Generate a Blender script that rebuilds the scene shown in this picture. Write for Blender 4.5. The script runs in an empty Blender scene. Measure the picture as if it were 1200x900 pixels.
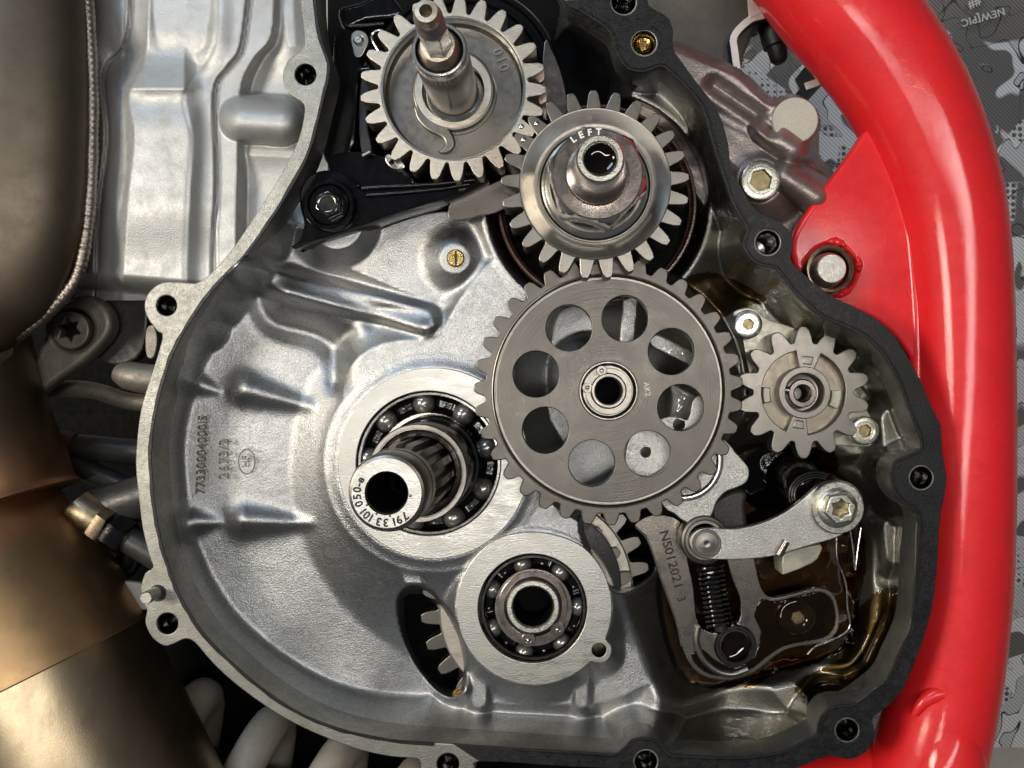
import bpy, bmesh, math, random
import numpy as np
from mathutils import Vector, Matrix
random.seed(7)
R = math.radians
# ------------------------------------------------------------------ units
# lengths are planned in "photo pixels on the flange plane" (one such unit = 0.285 mm)
S = 0.000285            # metres per unit
F = 950.0               # camera height above the flange plane, in units
NX, NY = 650.0, 453.0   # plan position straight under the camera
scene = bpy.context.scene
COL = scene.collection

# ------------------------------------------------------------------ camera
cam_d = bpy.data.cameras.new('camera'); cam = bpy.data.objects.new('camera', cam_d); COL.objects.link(cam)
cam.location = (0, 0, F*S); cam_d.sensor_width = 36.0; cam_d.lens = F/1200*36.0
cam_d.shift_x = (600-NX)/1200; cam_d.shift_y = (NY-450)/1200
cam_d.clip_start = 0.005; cam_d.clip_end = 20
scene.camera = cam
# ------------------------------------------------------------------ world and lamps (workshop, lamp light)
world = bpy.data.worlds.new('World'); scene.world = world; world.use_nodes = True
bg = world.node_tree.nodes['Background']; bg.inputs[0].default_value = (0.80, 0.88, 1.0, 1); bg.inputs[1].default_value = 0.075

def lamp(name, loc, aim, sx, sy, power, col, rot=0):
    d = bpy.data.lights.new(name, 'AREA'); d.shape = 'RECTANGLE'; d.size = sx; d.size_y = sy; d.energy = power; d.color = col
    o = bpy.data.objects.new(name, d); COL.objects.link(o); o.location = loc
    q = (Vector(aim)-Vector(loc)).to_track_quat('-Z', 'Y'); o.rotation_euler = q.to_euler()
    return o
lamp('ceiling_tube_lamp', (0.06, 0.02, 0.85), (0.02, 0, 0), 0.035, 0.75, 2.8, (1.0, 0.97, 0.92))
lamp('work_lamp', (-0.62, 0.10, 0.62), (0.0, 0, 0), 0.22, 0.22, 4.5, (1.0, 0.92, 0.78))
lamp('window_light', (-0.45, 0.75, 0.75), (0.0, 0.0, 0), 0.34, 0.22, 2.9, (0.62, 0.79, 1.0))
scene.view_settings.view_transform = 'Standard'; scene.view_settings.look = 'None'
scene.view_settings.exposure = 0.12; scene.view_settings.gamma = 1.0
scene.cycles.use_denoising = True
scene.cycles.max_bounces = 8

# ------------------------------------------------------------------ helpers
def k(z): return (F-z)/F
def W(px, py, z): return ((px-NX)*k(z), -(py-NY)*k(z), z)
ORG = {}
def thing(name, label, cat, px, py, z, group=None):
    o = bpy.data.objects.new(name, None); COL.objects.link(o)
    w = W(px, py, z); o.location = (w[0]*S, w[1]*S, w[2]*S); ORG[o.name] = w
    o.empty_display_size = 0.01
    o['label'] = label; o['category'] = cat
    if group: o['group'] = group
    return o
def tag(o, label=None, cat=None, group=None, kind=None):
    if label: o['label'] = label
    if cat: o['category'] = cat
    if group: o['group'] = group
    if kind: o['kind'] = kind
    return o
def link_mesh(name, me, org, mat, parent):
    me.materials.clear(); me.materials.append(mat)
    o = bpy.data.objects.new(name, me); COL.objects.link(o)
    if parent is not None:
        p = ORG[parent.name]; o.parent = parent
        o.location = ((org[0]-p[0])*S, (org[1]-p[1])*S, (org[2]-p[2])*S)
    else:
        o.location = (org[0]*S, org[1]*S, org[2]*S)
    ORG[o.name] = org
    return o
def mobj(name, V, Fc, mat, parent=None, smooth=True, angle=32, sub=0):
    V = np.asarray(V, dtype=float)
    lo, hi = V.min(0), V.max(0); org = ((lo[0]+hi[0])/2, (lo[1]+hi[1])/2, lo[2])
    me = bpy.data.meshes.new(name)
    me.from_pydata(((V-np.array(org))*S).tolist(), [], [tuple(f) for f in Fc])
    if smooth:
        me.shade_smooth()
        if angle: me.set_sharp_from_angle(angle=R(angle))
    me.update()
    return link_mesh(name, me, org, mat, parent)
def cr(pts, n=4, closed=True):
    out = []; N = len(pts)
    for i in range(N if closed else N-1):
        p = [np.array(pts[(i+j) % N] if closed else pts[min(max(i+j, 0), N-1)], float) for j in (-1, 0, 1, 2)]
        for s in range(n):
            t = s/n
            out.append(tuple(0.5*((2*p[1])+(-p[0]+p[2])*t+(2*p[0]-5*p[1]+4*p[2]-p[3])*t*t+(-p[0]+3*p[1]-3*p[2]+p[3])*t**3)))
    if not closed: out.append(tuple(float(c) for c in pts[-1]))
    return out
def circ(cx, cy, r, n=40, a0=0): return [(cx+r*math.cos(a0+2*math.pi*i/n), cy-r*math.sin(a0+2*math.pi*i/n)) for i in range(n)]
def curve_mesh(outlines, thick, bevel, res=1):
    cu = bpy.data.curves.new('tmp', 'CURVE'); cu.dimensions = '2D'; cu.fill_mode = 'BOTH'
    cu.extrude = max(thick/2-bevel, 0.01); cu.bevel_depth = bevel; cu.bevel_resolution = res; cu.offset = -bevel
    for pts in outlines:
        sp = cu.splines.new('POLY'); sp.points.add(len(pts)-1)
        co = np.zeros((len(pts), 4)); co[:, :2] = pts; co[:, 3] = 1
        sp.points.foreach_set('co', co.ravel()); sp.use_cyclic_u = True
    ob = bpy.data.objects.new('tmp', cu)
    me = bpy.data.meshes.new_from_object(ob)
    V = np.zeros(len(me.vertices)*3); me.vertices.foreach_get('co', V); V = V.reshape(-1, 3)
    Fc = [tuple(p.vertices) for p in me.polygons]
    bpy.data.objects.remove(ob); bpy.data.curves.remove(cu); bpy.data.meshes.remove(me)
    return V, Fc
def prism(name, outer, holes, ztop, thick, mat, parent=None, bevel=1.0, angle=32, res=1):
    """plate whose outlines are given as plan positions seen at its top face"""
    K = k(ztop)
    tr = lambda pts: [((x-NX)*K, -(y-NY)*K) for x, y in pts]
    V, Fc = curve_mesh([tr(outer)]+[tr(h) for h in holes], thick, bevel, res)
    V[:, 2] += ztop-thick/2
    return mobj(name, V, Fc, mat, parent, angle=angle)
def lathe(name, px, py, zref, prof, mat, parent=None, segs=56, closed=False, angle=30, ax=None, wob=0):
    """prof: (radius, z) pairs; radii are as seen at height zref; z absolute"""
    K = k(zref); c = W(px, py, zref); V = []; Fc = []; n = len(prof)
    for i in range(segs):
        a = 2*math.pi*i/segs
        for r, z in prof: V.append((c[0]+r*K*math.cos(a), c[1]+r*K*math.sin(a), z))
    for i in range(segs):
        j = (i+1) % segs
        for q in range(n if closed else n-1):
            q2 = (q+1) % n
            Fc.append((i*n+q, j*n+q, j*n+q2, i*n+q2))
    # orientation: profile given from outer bottom, up and inwards
    return mobj(name, V, Fc, mat, parent, angle=angle)
def tube(name, path, rad, mat, parent=None, segs=14, closed=False, flat=1.0, angle=40, cap=True):
    """path in W coordinates"""
    P = [Vector([float(c) for c in p]) for p in path]; n = len(P); V = []; Fc = []
    rads = [float(r) for r in rad] if hasattr(rad, '__len__') else [float(rad)]*n
    up = None
    for i in range(n):
        t = (P[(i+1) % n]-P[i-1]) if closed else (P[min(i+1, n-1)]-P[max(i-1, 0)])
        t.normalize()
        if up is None: up = Vector((0, 0, 1)) if abs(t.z) < .9 else Vector((1, 0, 0))
        s = t.cross(up); s.normalize(); up = s.cross(t); up.normalize()
        for j in range(segs):
            a = 2*math.pi*j/segs
            q = P[i]+rads[i]*(math.cos(a)*s+math.sin(a)*flat*up); V.append(tuple(q))
    for i in range(n if closed else n-1):
        i2 = (i+1) % n
        for j in range(segs):
            j2 = (j+1) % segs
            Fc.append((i*segs+j, i2*segs+j, i2*segs+j2, i*segs+j2)[::-1])
    if cap and not closed:
        Fc.append(tuple(range(segs))); Fc.append(tuple((n-1)*segs+j for j in range(segs))[::-1])
    return mobj(name, V, Fc, mat, parent, angle=angle)
def Wp(pts): return [W(*p) for p in pts]
def gear_outline(cx, cy, n, rr, rt, ph, wr=.40, wt=.10):
    """n teeth, root and tip radii, tooth half widths at root and tip as a share of the pitch"""
    out = []; st = 2*math.pi/n
    prof = [(-.5, 0), (-wr-.02, .0), (-wr+.03, .07), (-(wr*.62+wt*.38)-.015, .38), (-(wr*.28+wt*.72)-.03, .75), (-wt-.02, .95), (-wt+.02, 1.0)]
    prof = prof+[(-a, b) for a, b in prof[:0:-1]]
    for i in range(n):
        for a, b in prof:
            t = R(ph)+st*(i+a); r = rr+(rt-rr)*b
            out.append((cx+r*math.cos(t), cy-r*math.sin(t)))
    return out[::-1]
def text_raw(s, cap, depth, font_space=1.0, fat=.022):
    cu = bpy.data.curves.new('tmp', 'FONT'); cu.body = s; cu.size = cap/0.70; cu.extrude = depth; cu.align_x = 'CENTER'; cu.align_y = 'CENTER'
    cu.space_character = font_space; cu.resolution_u = 3; cu.offset = fat*cap
    ob = bpy.data.objects.new('tmp', cu); me = bpy.data.meshes.new_from_object(ob)
    V = np.zeros(len(me.vertices)*3); me.vertices.foreach_get('co', V); V = V.reshape(-1, 3)
    Fc = [tuple(p.vertices) for p in me.polygons]
    bpy.data.objects.remove(ob); bpy.data.curves.remove(cu); bpy.data.meshes.remove(me)
    return V, Fc
def text(name, s, px, py, z, cap, ang, mat, parent=None, depth=.4, space=1.0, sx=1.0, fat=.022):
    V, Fc = text_raw(s, cap, depth, space, fat)
    K = k(z); V = V*np.array([K*sx, K, 1]); a = R(ang); c = W(px, py, z)
    X = V[:, 0]*math.cos(a)-V[:, 1]*math.sin(a)+c[0]; Y = V[:, 0]*math.sin(a)+V[:, 1]*math.cos(a)+c[1]
    return mobj(name, np.stack([X, Y, V[:, 2]+z], 1), Fc, mat, parent, smooth=False)
def arc_text(name, s, px, py, z, r, a_start, a_end, cap, mat, parent=None, depth=.4):
    AV, AF = [], []; n0 = 0; K = k(z); c = W(px, py, z)
    wts = [.45 if ch in '.1-' else 1.0 for ch in s]; tot = sum(wts); acc = 0
    for ch, w in zip(s, wts):
        a = R(a_start+(a_end-a_start)*(acc+w/2)/tot); acc += w
        if ch == ' ': continue
        V, Fc = text_raw(ch, cap, depth, 1.0, .045)
        if ch == '.': V[:, 1] -= cap*.42
        t = a-math.pi/2
        X = (V[:, 0]*math.cos(t)-V[:, 1]*math.sin(t)+r*math.cos(a))*K+c[0]
        Y = (V[:, 0]*math.sin(t)+V[:, 1]*math.cos(t)+r*math.sin(a))*K+c[1]
        AV.append(np.stack([X, Y, V[:, 2]+z], 1)); AF += [tuple(i+n0 for i in f) for f in Fc]; n0 += len(V)
    return mobj(name, np.concatenate(AV), AF, mat, parent, smooth=False)
_ball = {}
def ball(name, px, py, z, r, mat, parent=None, sq=1.0):
    key = (round(r*k(z), 2), mat.name, sq)
    if key not in _ball:
        bm = bmesh.new(); bmesh.ops.create_uvsphere(bm, u_segments=20, v_segments=12, radius=r*k(z)*S)
        for v in bm.verts: v.co.z *= sq
        me = bpy.data.meshes.new(name); bm.to_mesh(me); bm.free(); me.shade_smooth(); _ball[key] = me
        me.materials.append(mat)
    o = bpy.data.objects.new(name, _ball[key]); COL.objects.link(o); w = W(px, py, z)
    if parent is not None:
        p = ORG[parent.name]; o.parent = parent; o.location = ((w[0]-p[0])*S, (w[1]-p[1])*S, (w[2]-p[2])*S)
    else: o.location = (w[0]*S, w[1]*S, w[2]*S)
    ORG[o.name] = w
    return o
# ---- height field tools
def sd_poly(X, Y, pts):
    """signed distance, positive inside"""
    d2 = np.full(X.shape, 1e18); ins = np.zeros(X.shape, bool); n = len(pts)
    for i in range(n):
        ax, ay = pts[i]; bx, by = pts[(i+1) % n]
        ex, ey = bx-ax, by-ay; L = ex*ex+ey*ey
        if L < 1e-9: continue
        t = np.clip(((X-ax)*ex+(Y-ay)*ey)/L, 0, 1)
        np.minimum(d2, (X-ax-t*ex)**2+(Y-ay-t*ey)**2, out=d2)
        if ay != by:
            c = ((ay > Y) != (by > Y)) & (X < ex*(Y-ay)/(by-ay)+ax); ins ^= c
    d = np.sqrt(d2); return np.where(ins, d, -d)
def sd_line(X, Y, pts):
    d2 = np.full(X.shape, 1e18)
    for (ax, ay), (bx, by) in zip(pts[:-1], pts[1:]):
        ex, ey = bx-ax, by-ay; L = ex*ex+ey*ey+1e-9
        t = np.clip(((X-ax)*ex+(Y-ay)*ey)/L, 0, 1)
        np.minimum(d2, (X-ax-t*ex)**2+(Y-ay-t*ey)**2, out=d2)
    return np.sqrt(d2)
def sd_taper(X, Y, a, b, ra, rb):
    ex, ey = b[0]-a[0], b[1]-a[1]; L = ex*ex+ey*ey
    t = np.clip(((X-a[0])*ex+(Y-a[1])*ey)/L, 0, 1)
    return np.sqrt((X-a[0]-t*ex)**2+(Y-a[1]-t*ey)**2)-(ra+(rb-ra)*t)
def smax(a, b, kk=8.0):
    h = np.clip(.5+.5*(a-b)/kk, 0, 1); return b+(a-b)*h+kk*h*(1-h)
def smin(a, b, kk=8.0): return -smax(-a, -b, kk)
def boss(z, sd, top, slope=1.0, kk=8.0): return smax(z, top-slope*np.maximum(sd, 0), kk)
def dome(z, d, r, base, h, kk=6.0): return smax(z, base+h*np.sqrt(np.clip(1-(np.maximum(d, 0)/r)**2, 0, 1))-np.maximum(d-r, 0)*3, kk)
def dtap(X, Y, a, b): return sd_taper(X, Y, a, b, 0, 0)
def pit(z, sd, bottom, slope=2.0, kk=8.0): return smin(z, bottom+slope*np.maximum(sd, 0), kk)
_rng = np.random.RandomState(3)
def vnoise(X, Y, s):
    G = _rng.rand(200, 200)
    u = (X+500)/s; v = (Y+500)/s; i = np.floor(u).astype(int); j = np.floor(v).astype(int); fu = u-i; fv = v-j
    fu = fu*fu*(3-2*fu); fv = fv*fv*(3-2*fv); i %= 199; j %= 199
    return (G[i, j]*(1-fu)+G[i+1, j]*fu)*(1-fv)+(G[i, j+1]*(1-fu)+G[i+1, j+1]*fu)*fv-.5
def idw(X, Y, ctl, col):
    num = np.zeros(X.shape); den = np.zeros(X.shape)
    for c in ctl:
        w = 1/(((X-c[0])**2+(Y-c[1])**2)+900)**1.5; num += w*c[col]; den += w
    return num/den
def grid(x0, x1, y0, y1, st):
    xs = np.arange(x0, x1+st, st, float); ys = np.arange(y0, y1+st, st, float)
    return np.meshgrid(xs, ys)
def relief(name, X, Y, Z, mask, mat, parent=None, angle=0):
    K = (F-Z)/F; V = np.stack([(X-NX)*K, -(Y-NY)*K, Z], -1)
    h, w = X.shape; idx = -np.ones((h, w), int); idx[mask] = np.arange(mask.sum())
    a, b, c, d = idx[:-1, :-1], idx[1:, :-1], idx[1:, 1:], idx[:-1, 1:]
    ok = (a >= 0) & (b >= 0) & (c >= 0) & (d >= 0)
    Fc = np.stack([a[ok], b[ok], c[ok], d[ok]], -1)
    return mobj(name, V[mask], Fc.tolist(), mat, parent, angle=angle)

# ------------------------------------------------------------------ materials
def mat(name, base, rough=.4, metal=1.0, var=.2, vs=60, vs2=9, bump=.15, bs=3.0, stretch=(1, 1, 1), coat=0.0, coat_rough=.08,
        col2=None, c2amt=.5, rvar=.12, tint=None, spec=.5, grain=0.0, gs=1.6, rings=None, ring_amt=.25):
    m = bpy.data.materials.new(name); m.use_nodes = True; nt = m.node_tree; N = nt.nodes; L = nt.links
    bs_ = N['Principled BSDF']
    geo = N.new('ShaderNodeNewGeometry')
    sc = N.new('ShaderNodeVectorMath'); sc.operation = 'MULTIPLY'; sc.inputs[1].default_value = tuple(v/S for v in stretch); L.new(geo.outputs['Position'], sc.inputs[0])
    def noise(scale, detail=4, rough_=.6, w=0):
        n = N.new('ShaderNodeTexNoise'); n.inputs['Scale'].default_value = 1/scale; n.inputs['Detail'].default_value = detail; n.inputs['Roughness'].default_value = rough_
        L.new(sc.outputs[0], n.inputs['Vector']); return n
    def ramp(src, lo, hi, a=0.0, b=1.0):
        r = N.new('ShaderNodeMapRange'); r.inputs[1].default_value = lo; r.inputs[2].default_value = hi; r.inputs[3].default_value = a; r.inputs[4].default_value = b
        L.new(src, r.inputs[0]); return r.outputs[0]
    def mix(f, a, b, mode='MIX'):
        x = N.new('ShaderNodeMix'); x.data_type = 'RGBA'; x.blend_type = mode
        if isinstance(f, (int, float)): x.inputs[0].default_value = f
        else: L.new(f, x.inputs[0])
        for s_, i in ((a, 6), (b, 7)):
            if isinstance(s_, tuple): x.inputs[i].default_value = (*s_[:3], 1)
            else: L.new(s_, x.inputs[i])
        return x.outputs[2]
    big = noise(vs); fine = noise(vs2, 5, .7); tiny = noise(bs, 3, .6)
    dk = tuple(c*(1-var) for c in base); lt = tuple(min(1, c*(1+var)) for c in base)
    c = mix(ramp(big.outputs[0], .3, .7), dk, lt)
    if col2: c = mix(ramp(fine.outputs[0], .5, .68, 0, c2amt), c, tuple(col2))
    if grain: c = mix(ramp(noise(gs, 2, .5).outputs[0], .35, .7, 0, grain), c, tuple(x*.35 for x in base))
    ringsock = None
    if rings:
        w_ = W(*rings); sb = N.new('ShaderNodeVectorMath'); sb.operation = 'SUBTRACT'; sb.inputs[1].default_value = (w_[0]*S, w_[1]*S, w_[2]*S); L.new(geo.outputs['Position'], sb.inputs[0])
        ml = N.new('ShaderNodeVectorMath'); ml.operation = 'MULTIPLY'; ml.inputs[1].default_value = (1/S, 1/S, 0); L.new(sb.outputs[0], ml.inputs[0])
        ln = N.new('ShaderNodeVectorMath'); ln.operation = 'LENGTH'; L.new(ml.outputs[0], ln.inputs[0])
        rn = N.new('ShaderNodeTexNoise'); rn.noise_dimensions = '1D'; rn.inputs['Scale'].default_value = .8; rn.inputs['Detail'].default_value = 3; L.new(ln.outputs['Value'], rn.inputs['W'])
        ringsock = rn.outputs[0]
        c = mix(ramp(ringsock, .3, .7, 0, ring_amt), c, tuple(x*.55 for x in base))
    L.new(c, bs_.inputs['Base Color'])
    bs_.inputs['Metallic'].default_value = metal
    L.new(ramp(fine.outputs[0], .3, .7, max(.02, rough-rvar), min(1, rough+rvar)), bs_.inputs['Roughness'])
    bs_.inputs['Specular IOR Level'].default_value = spec
    if coat: bs_.inputs['Coat Weight'].default_value = coat; bs_.inputs['Coat Roughness'].default_value = coat_rough
    if bump:
        bp = N.new('ShaderNodeBump'); bp.inputs['Strength'].default_value = min(1, bump); bp.inputs['Distance'].default_value = S*bs*.5
        hsock = tiny.outputs[0]
        if ringsock:
            am = N.new('ShaderNodeMath'); am.operation = 'MULTIPLY_ADD'; L.new(ringsock, am.inputs[0]); am.inputs[1].default_value = .8; L.new(hsock, am.inputs[2]); hsock = am.outputs[0]
        L.new(hsock, bp.inputs['Height']); L.new(bp.outputs[0], bs_.inputs['Normal'])
        if coat: L.new(bp.outputs[0], bs_.inputs['Coat Normal'])
    return m
M = {}
M['cast'] = mat('cast_aluminium', (.50, .50, .495), .36, 1, .08, 120, 12, .75, 1.9, col2=(.36, .355, .34), c2amt=.5, grain=.55, gs=2.0, rvar=.06)
def wet(m):
    '''oil film on the right hand half of the casting: glossier and a little browner'''
    nt = m.node_tree; N = nt.nodes; L = nt.links; p = N['Principled BSDF']; src = p.inputs['Base Color'].links[0].from_socket
    geo = N.new('ShaderNodeNewGeometry'); sx = N.new('ShaderNodeSeparateXYZ'); L.new(geo.outputs['Position'], sx.inputs[0])
    n = N.new('ShaderNodeTexNoise'); n.inputs['Scale'].default_value = 1/(80*S); n.inputs['Detail'].default_value = 2; L.new(geo.outputs['Position'], n.inputs['Vector'])
    ad = N.new('ShaderNodeMath'); ad.operation = 'MULTIPLY_ADD'; L.new(n.outputs[0], ad.inputs[0]); ad.inputs[1].default_value = 160*S; L.new(sx.outputs[0], ad.inputs[2])
    mr = N.new('ShaderNodeMapRange'); mr.interpolation_type = 'SMOOTHSTEP'; mr.inputs[1].default_value = 190*S; mr.inputs[2].default_value = 270*S; L.new(ad.outputs[0], mr.inputs[0])
    L.new(mr.outputs[0], p.inputs['Coat Weight']); p.inputs['Coat Roughness'].default_value = .06; p.inputs['Coat IOR'].default_value = 1.48
    p.inputs['Coat Tint'].default_value = (.90, .87, .80, 1)
    mx = N.new('ShaderNodeMix'); mx.data_type = 'RGBA'; mx.blend_type = 'MULTIPLY'; L.new(mr.outputs[0], mx.inputs[0]); L.new(src, mx.inputs[6]); mx.inputs[7].default_value = (.70, .70, .67, 1)
    L.new(mx.outputs[2], p.inputs['Base Color'])
    n2 = N.new('ShaderNodeTexNoise'); n2.inputs['Scale'].default_value = 1/(26*S); n2.inputs['Detail'].default_value = 2; L.new(geo.outputs['Position'], n2.inputs['Vector'])
    bp = N.new('ShaderNodeBump'); bp.inputs['Strength'].default_value = .5; bp.inputs['Distance'].default_value = S*7; L.new(n2.outputs[0], bp.inputs['Height']); L.new(bp.outputs[0], p.inputs['Coat Normal'])
wet(M['cast'])
M['cast_flange'] = mat('cast_flange', (.35, .345, .31), .48, 1, .22, 40, 6, .6, 1.8, col2=(.30, .28, .24), c2amt=.6, grain=.4)
M['cast_out'] = mat('painted_silver_casting', (.44, .44, .43), .52, .6, .10, 90, 20, .35, 2.0, col2=(.38, .36, .33), c2amt=.35)
M['cast_pink'] = mat('bare_casting', (.36, .31, .285), .42, .8, .25, 50, 10, .5, 2.5, col2=(.30, .24, .20), c2amt=.5)
M['machined'] = mat('machined_aluminium', (.49, .48, .44), .38, 1, .06, 60, 12, .35, 1.5, stretch=(.35, 1.0, 1), col2=(.52, .50, .45), c2amt=.4)
M['steel_dark'] = mat('ground_gear_steel', (.165, .152, .135), .36, 1, .06, 60, 20, .25, 1.4, col2=(.15, .14, .125), c2amt=.4, rvar=.06)
M['idler_steel'] = mat('turned_gear_steel', (.13, .12, .106), .36, 1, .06, 60, 24, .3, 1.4, col2=(.15, .14, .125), c2amt=.35, rvar=.06, rings=(713, 458, -30), ring_amt=.35)
M['steel_mid'] = mat('gear_steel', (.265, .245, .215), .34, 1, .08, 50, 10, .2, 1.6, col2=(.20, .18, .155), c2amt=.3, rvar=.06)
M['steel_brushed'] = mat('brushed_gear_steel', (.47, .42, .345), .33, 1, .08, 30, 6, .8, 1.6, stretch=(.22, 1.3, 1), col2=(.37, .32, .25), c2amt=.35, rvar=.07)
M['steel_bright'] = mat('polished_steel', (.74, .73, .70), .24, 1, .05, 40, 14, .15, 1.8, rvar=.04)
M['steel_cast'] = mat('sintered_steel', (.50, .49, .46), .38, 1, .1, 30, 3, .8, 1.6, col2=(.30, .28, .26), c2amt=.6, rvar=.15)
M['bearing'] = mat('oiled_bearing_steel', (.17, .165, .155), .2, 1, .2, 30, 8, .05, 3, rvar=.05)
M['balls'] = mat('oiled_ball_steel', (.30, .29, .275), .24, .75, .1, 30, 8, 0, 3, rvar=.03)
M['race'] = mat('oiled_race_steel', (.36, .31, .28), .24, 1, .1, 40, 12, .1, 2, rvar=.05)
M['zinc'] = mat('zinc_plated_steel', (.62, .60, .52), .32, 1, .1, 12, 4, .3, 1.6, col2=(.48, .45, .36), c2amt=.4)
M['socket'] = mat('dirty_socket', (.30, .24, .13), .35, 1, .3, 8, 3, .4, 1.6)
M['brass'] = mat('brass', (.78, .55, .20), .25, 1, .2, 8, 3, .3, 1.5)
M['copper_tone'] = mat('browned_bush_steel', (.40, .27, .17), .35, 1, .25, 10, 4, .3, 1.5)
M['seal'] = mat('brown_seal', (.075, .032, .02), .3, 0, .3, 20, 6, .2, 2, coat=.6)
M['black'] = mat('oily_black_plastic', (.004, .004, .005), .13, 0, .3, 40, 10, .06, 8, rvar=.05, spec=.45)
M['black_matt'] = mat('black_rubber', (.012, .012, .012), .5, 0, .3, 40, 8, .2, 3)
M['void'] = mat('painted_dark_void', (.004, .004, .004), .7, 0, spec=.08)  # near-black that paints in the dark of openings, bores and gaps
M['gasket'] = mat('gasket_residue', (.009, .0085, .009), .42, 0, .4, 40, 7, .5, 2.0, col2=(.022, .020, .018), c2amt=.5, rvar=.2, spec=.35)
M['red'] = mat('red_frame_paint', (.80, .016, .020), .5, 0, .08, 80, 14, .10, 2.6, coat=.6, coat_rough=.06, col2=(.66, .012, .014), c2amt=.4, spec=.3, grain=.12, gs=5)
M['cream'] = mat('pale_pump_plate', (.50, .48, .39), .34, .35, .12, 30, 8, .15, 2.5, col2=(.50, .46, .34), c2amt=.4)
M['white_coil'] = mat('dusty_white_coil', (.34, .31, .26), .5, 0, .12, 40, 6, .3, 3, col2=(.22, .19, .15), c2amt=.3)
M['ink'] = mat('stamped_dark_mark', (.018, .016, .015), .6, 0, .2, 20, 5, .1, 2)
M['stamp'] = mat('stamped_mark', (.22, .20, .18), .5, 1, .2, 10, 3, .3, 1.5)
M['scratch'] = mat('scratched_bright_mark', (.85, .84, .80), .5, .3, .1, 10, 3, .3, 1.5)
M['spring'] = mat('oiled_spring_steel', (.13, .12, .11), .15, 1, .2, 20, 6, .1, 2)
M['wire'] = mat('spring_wire', (.65, .63, .58), .18, 1, .1, 20, 6, .1, 2)
M['duct'] = mat('dull_cover', (.115, .105, .088), .5, .2, .2, 50, 10, .3, 3)
M['floor_cream'] = mat('cream_floor', (.55, .51, .42), .6, 0, .08, 50, 4, .3, 2, grain=.3)
M['cutedge'] = mat('sawn_aluminium', (.85, .84, .78), .5, .5, .08, 12, 4, .4, 1.6)
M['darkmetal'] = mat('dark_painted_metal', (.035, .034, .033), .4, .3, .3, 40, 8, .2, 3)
M['dullmetal'] = mat('dusty_grey_metal', (.19, .17, .14), .5, .6, .2, 40, 8, .3, 3)
M['jacket'] = mat('dusty_red_jacket', (.06, .02, .015), .6, 0, .3, 40, 8, .3, 3)

def exhaust_mat():
    m = mat('heat_tinted_exhaust', (.44, .375, .29), .46, 1, .12, 60, 40, .10, 1.5, col2=(.30, .22, .15), c2amt=.3, rvar=.05)
    nt = m.node_tree; N = nt.nodes; L = nt.links
    p = N['Principled BSDF']; src = p.inputs['Base Color'].links[0].from_socket
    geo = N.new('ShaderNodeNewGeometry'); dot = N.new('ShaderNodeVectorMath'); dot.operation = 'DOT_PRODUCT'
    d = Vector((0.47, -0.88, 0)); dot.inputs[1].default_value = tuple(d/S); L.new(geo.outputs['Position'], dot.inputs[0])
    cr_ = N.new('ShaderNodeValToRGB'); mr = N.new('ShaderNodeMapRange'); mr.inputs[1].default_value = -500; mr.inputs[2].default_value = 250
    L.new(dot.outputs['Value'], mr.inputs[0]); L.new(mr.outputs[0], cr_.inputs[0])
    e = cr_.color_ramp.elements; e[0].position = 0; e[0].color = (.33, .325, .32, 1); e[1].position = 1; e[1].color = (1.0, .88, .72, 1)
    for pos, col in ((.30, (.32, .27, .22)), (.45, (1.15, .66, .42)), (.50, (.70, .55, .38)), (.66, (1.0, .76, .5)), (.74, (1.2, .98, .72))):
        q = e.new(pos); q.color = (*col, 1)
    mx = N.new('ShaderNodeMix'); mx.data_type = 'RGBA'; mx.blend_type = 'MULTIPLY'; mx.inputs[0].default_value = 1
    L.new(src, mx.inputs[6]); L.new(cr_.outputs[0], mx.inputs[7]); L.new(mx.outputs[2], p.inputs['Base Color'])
    return m
M['exhaust'] = exhaust_mat()
M['exhaust_tube'] = mat('brushed_gold_tinted_steel', (.46, .365, .24), .36, 1, .12, 90, 30, .15, 1.4, stretch=(1.2, .5, 1), col2=(.32, .22, .12), c2amt=.35, rvar=.05)
M['dull_brass'] = mat('dull_brass_fitting', (.26, .21, .14), .38, 1, .2, 16, 5, .3, 1.6)
M['dull_zinc'] = mat('dull_zinc', (.52, .50, .44), .42, 1, .1, 12, 4, .3, 1.6)
M['dull_face'] = mat('dull_wheel_face', (.46, .42, .35), .42, 1, .1, 40, 8, .3, 1.8)
M['dull_tan'] = mat('tan_pocket_floor', (.30, .265, .205), .4, .9, .1, 30, 8, .2, 2)
M['weld'] = mat('weld_bead', (.30, .26, .22), .42, 1, .2, 12, 4, .4, 2)

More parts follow.
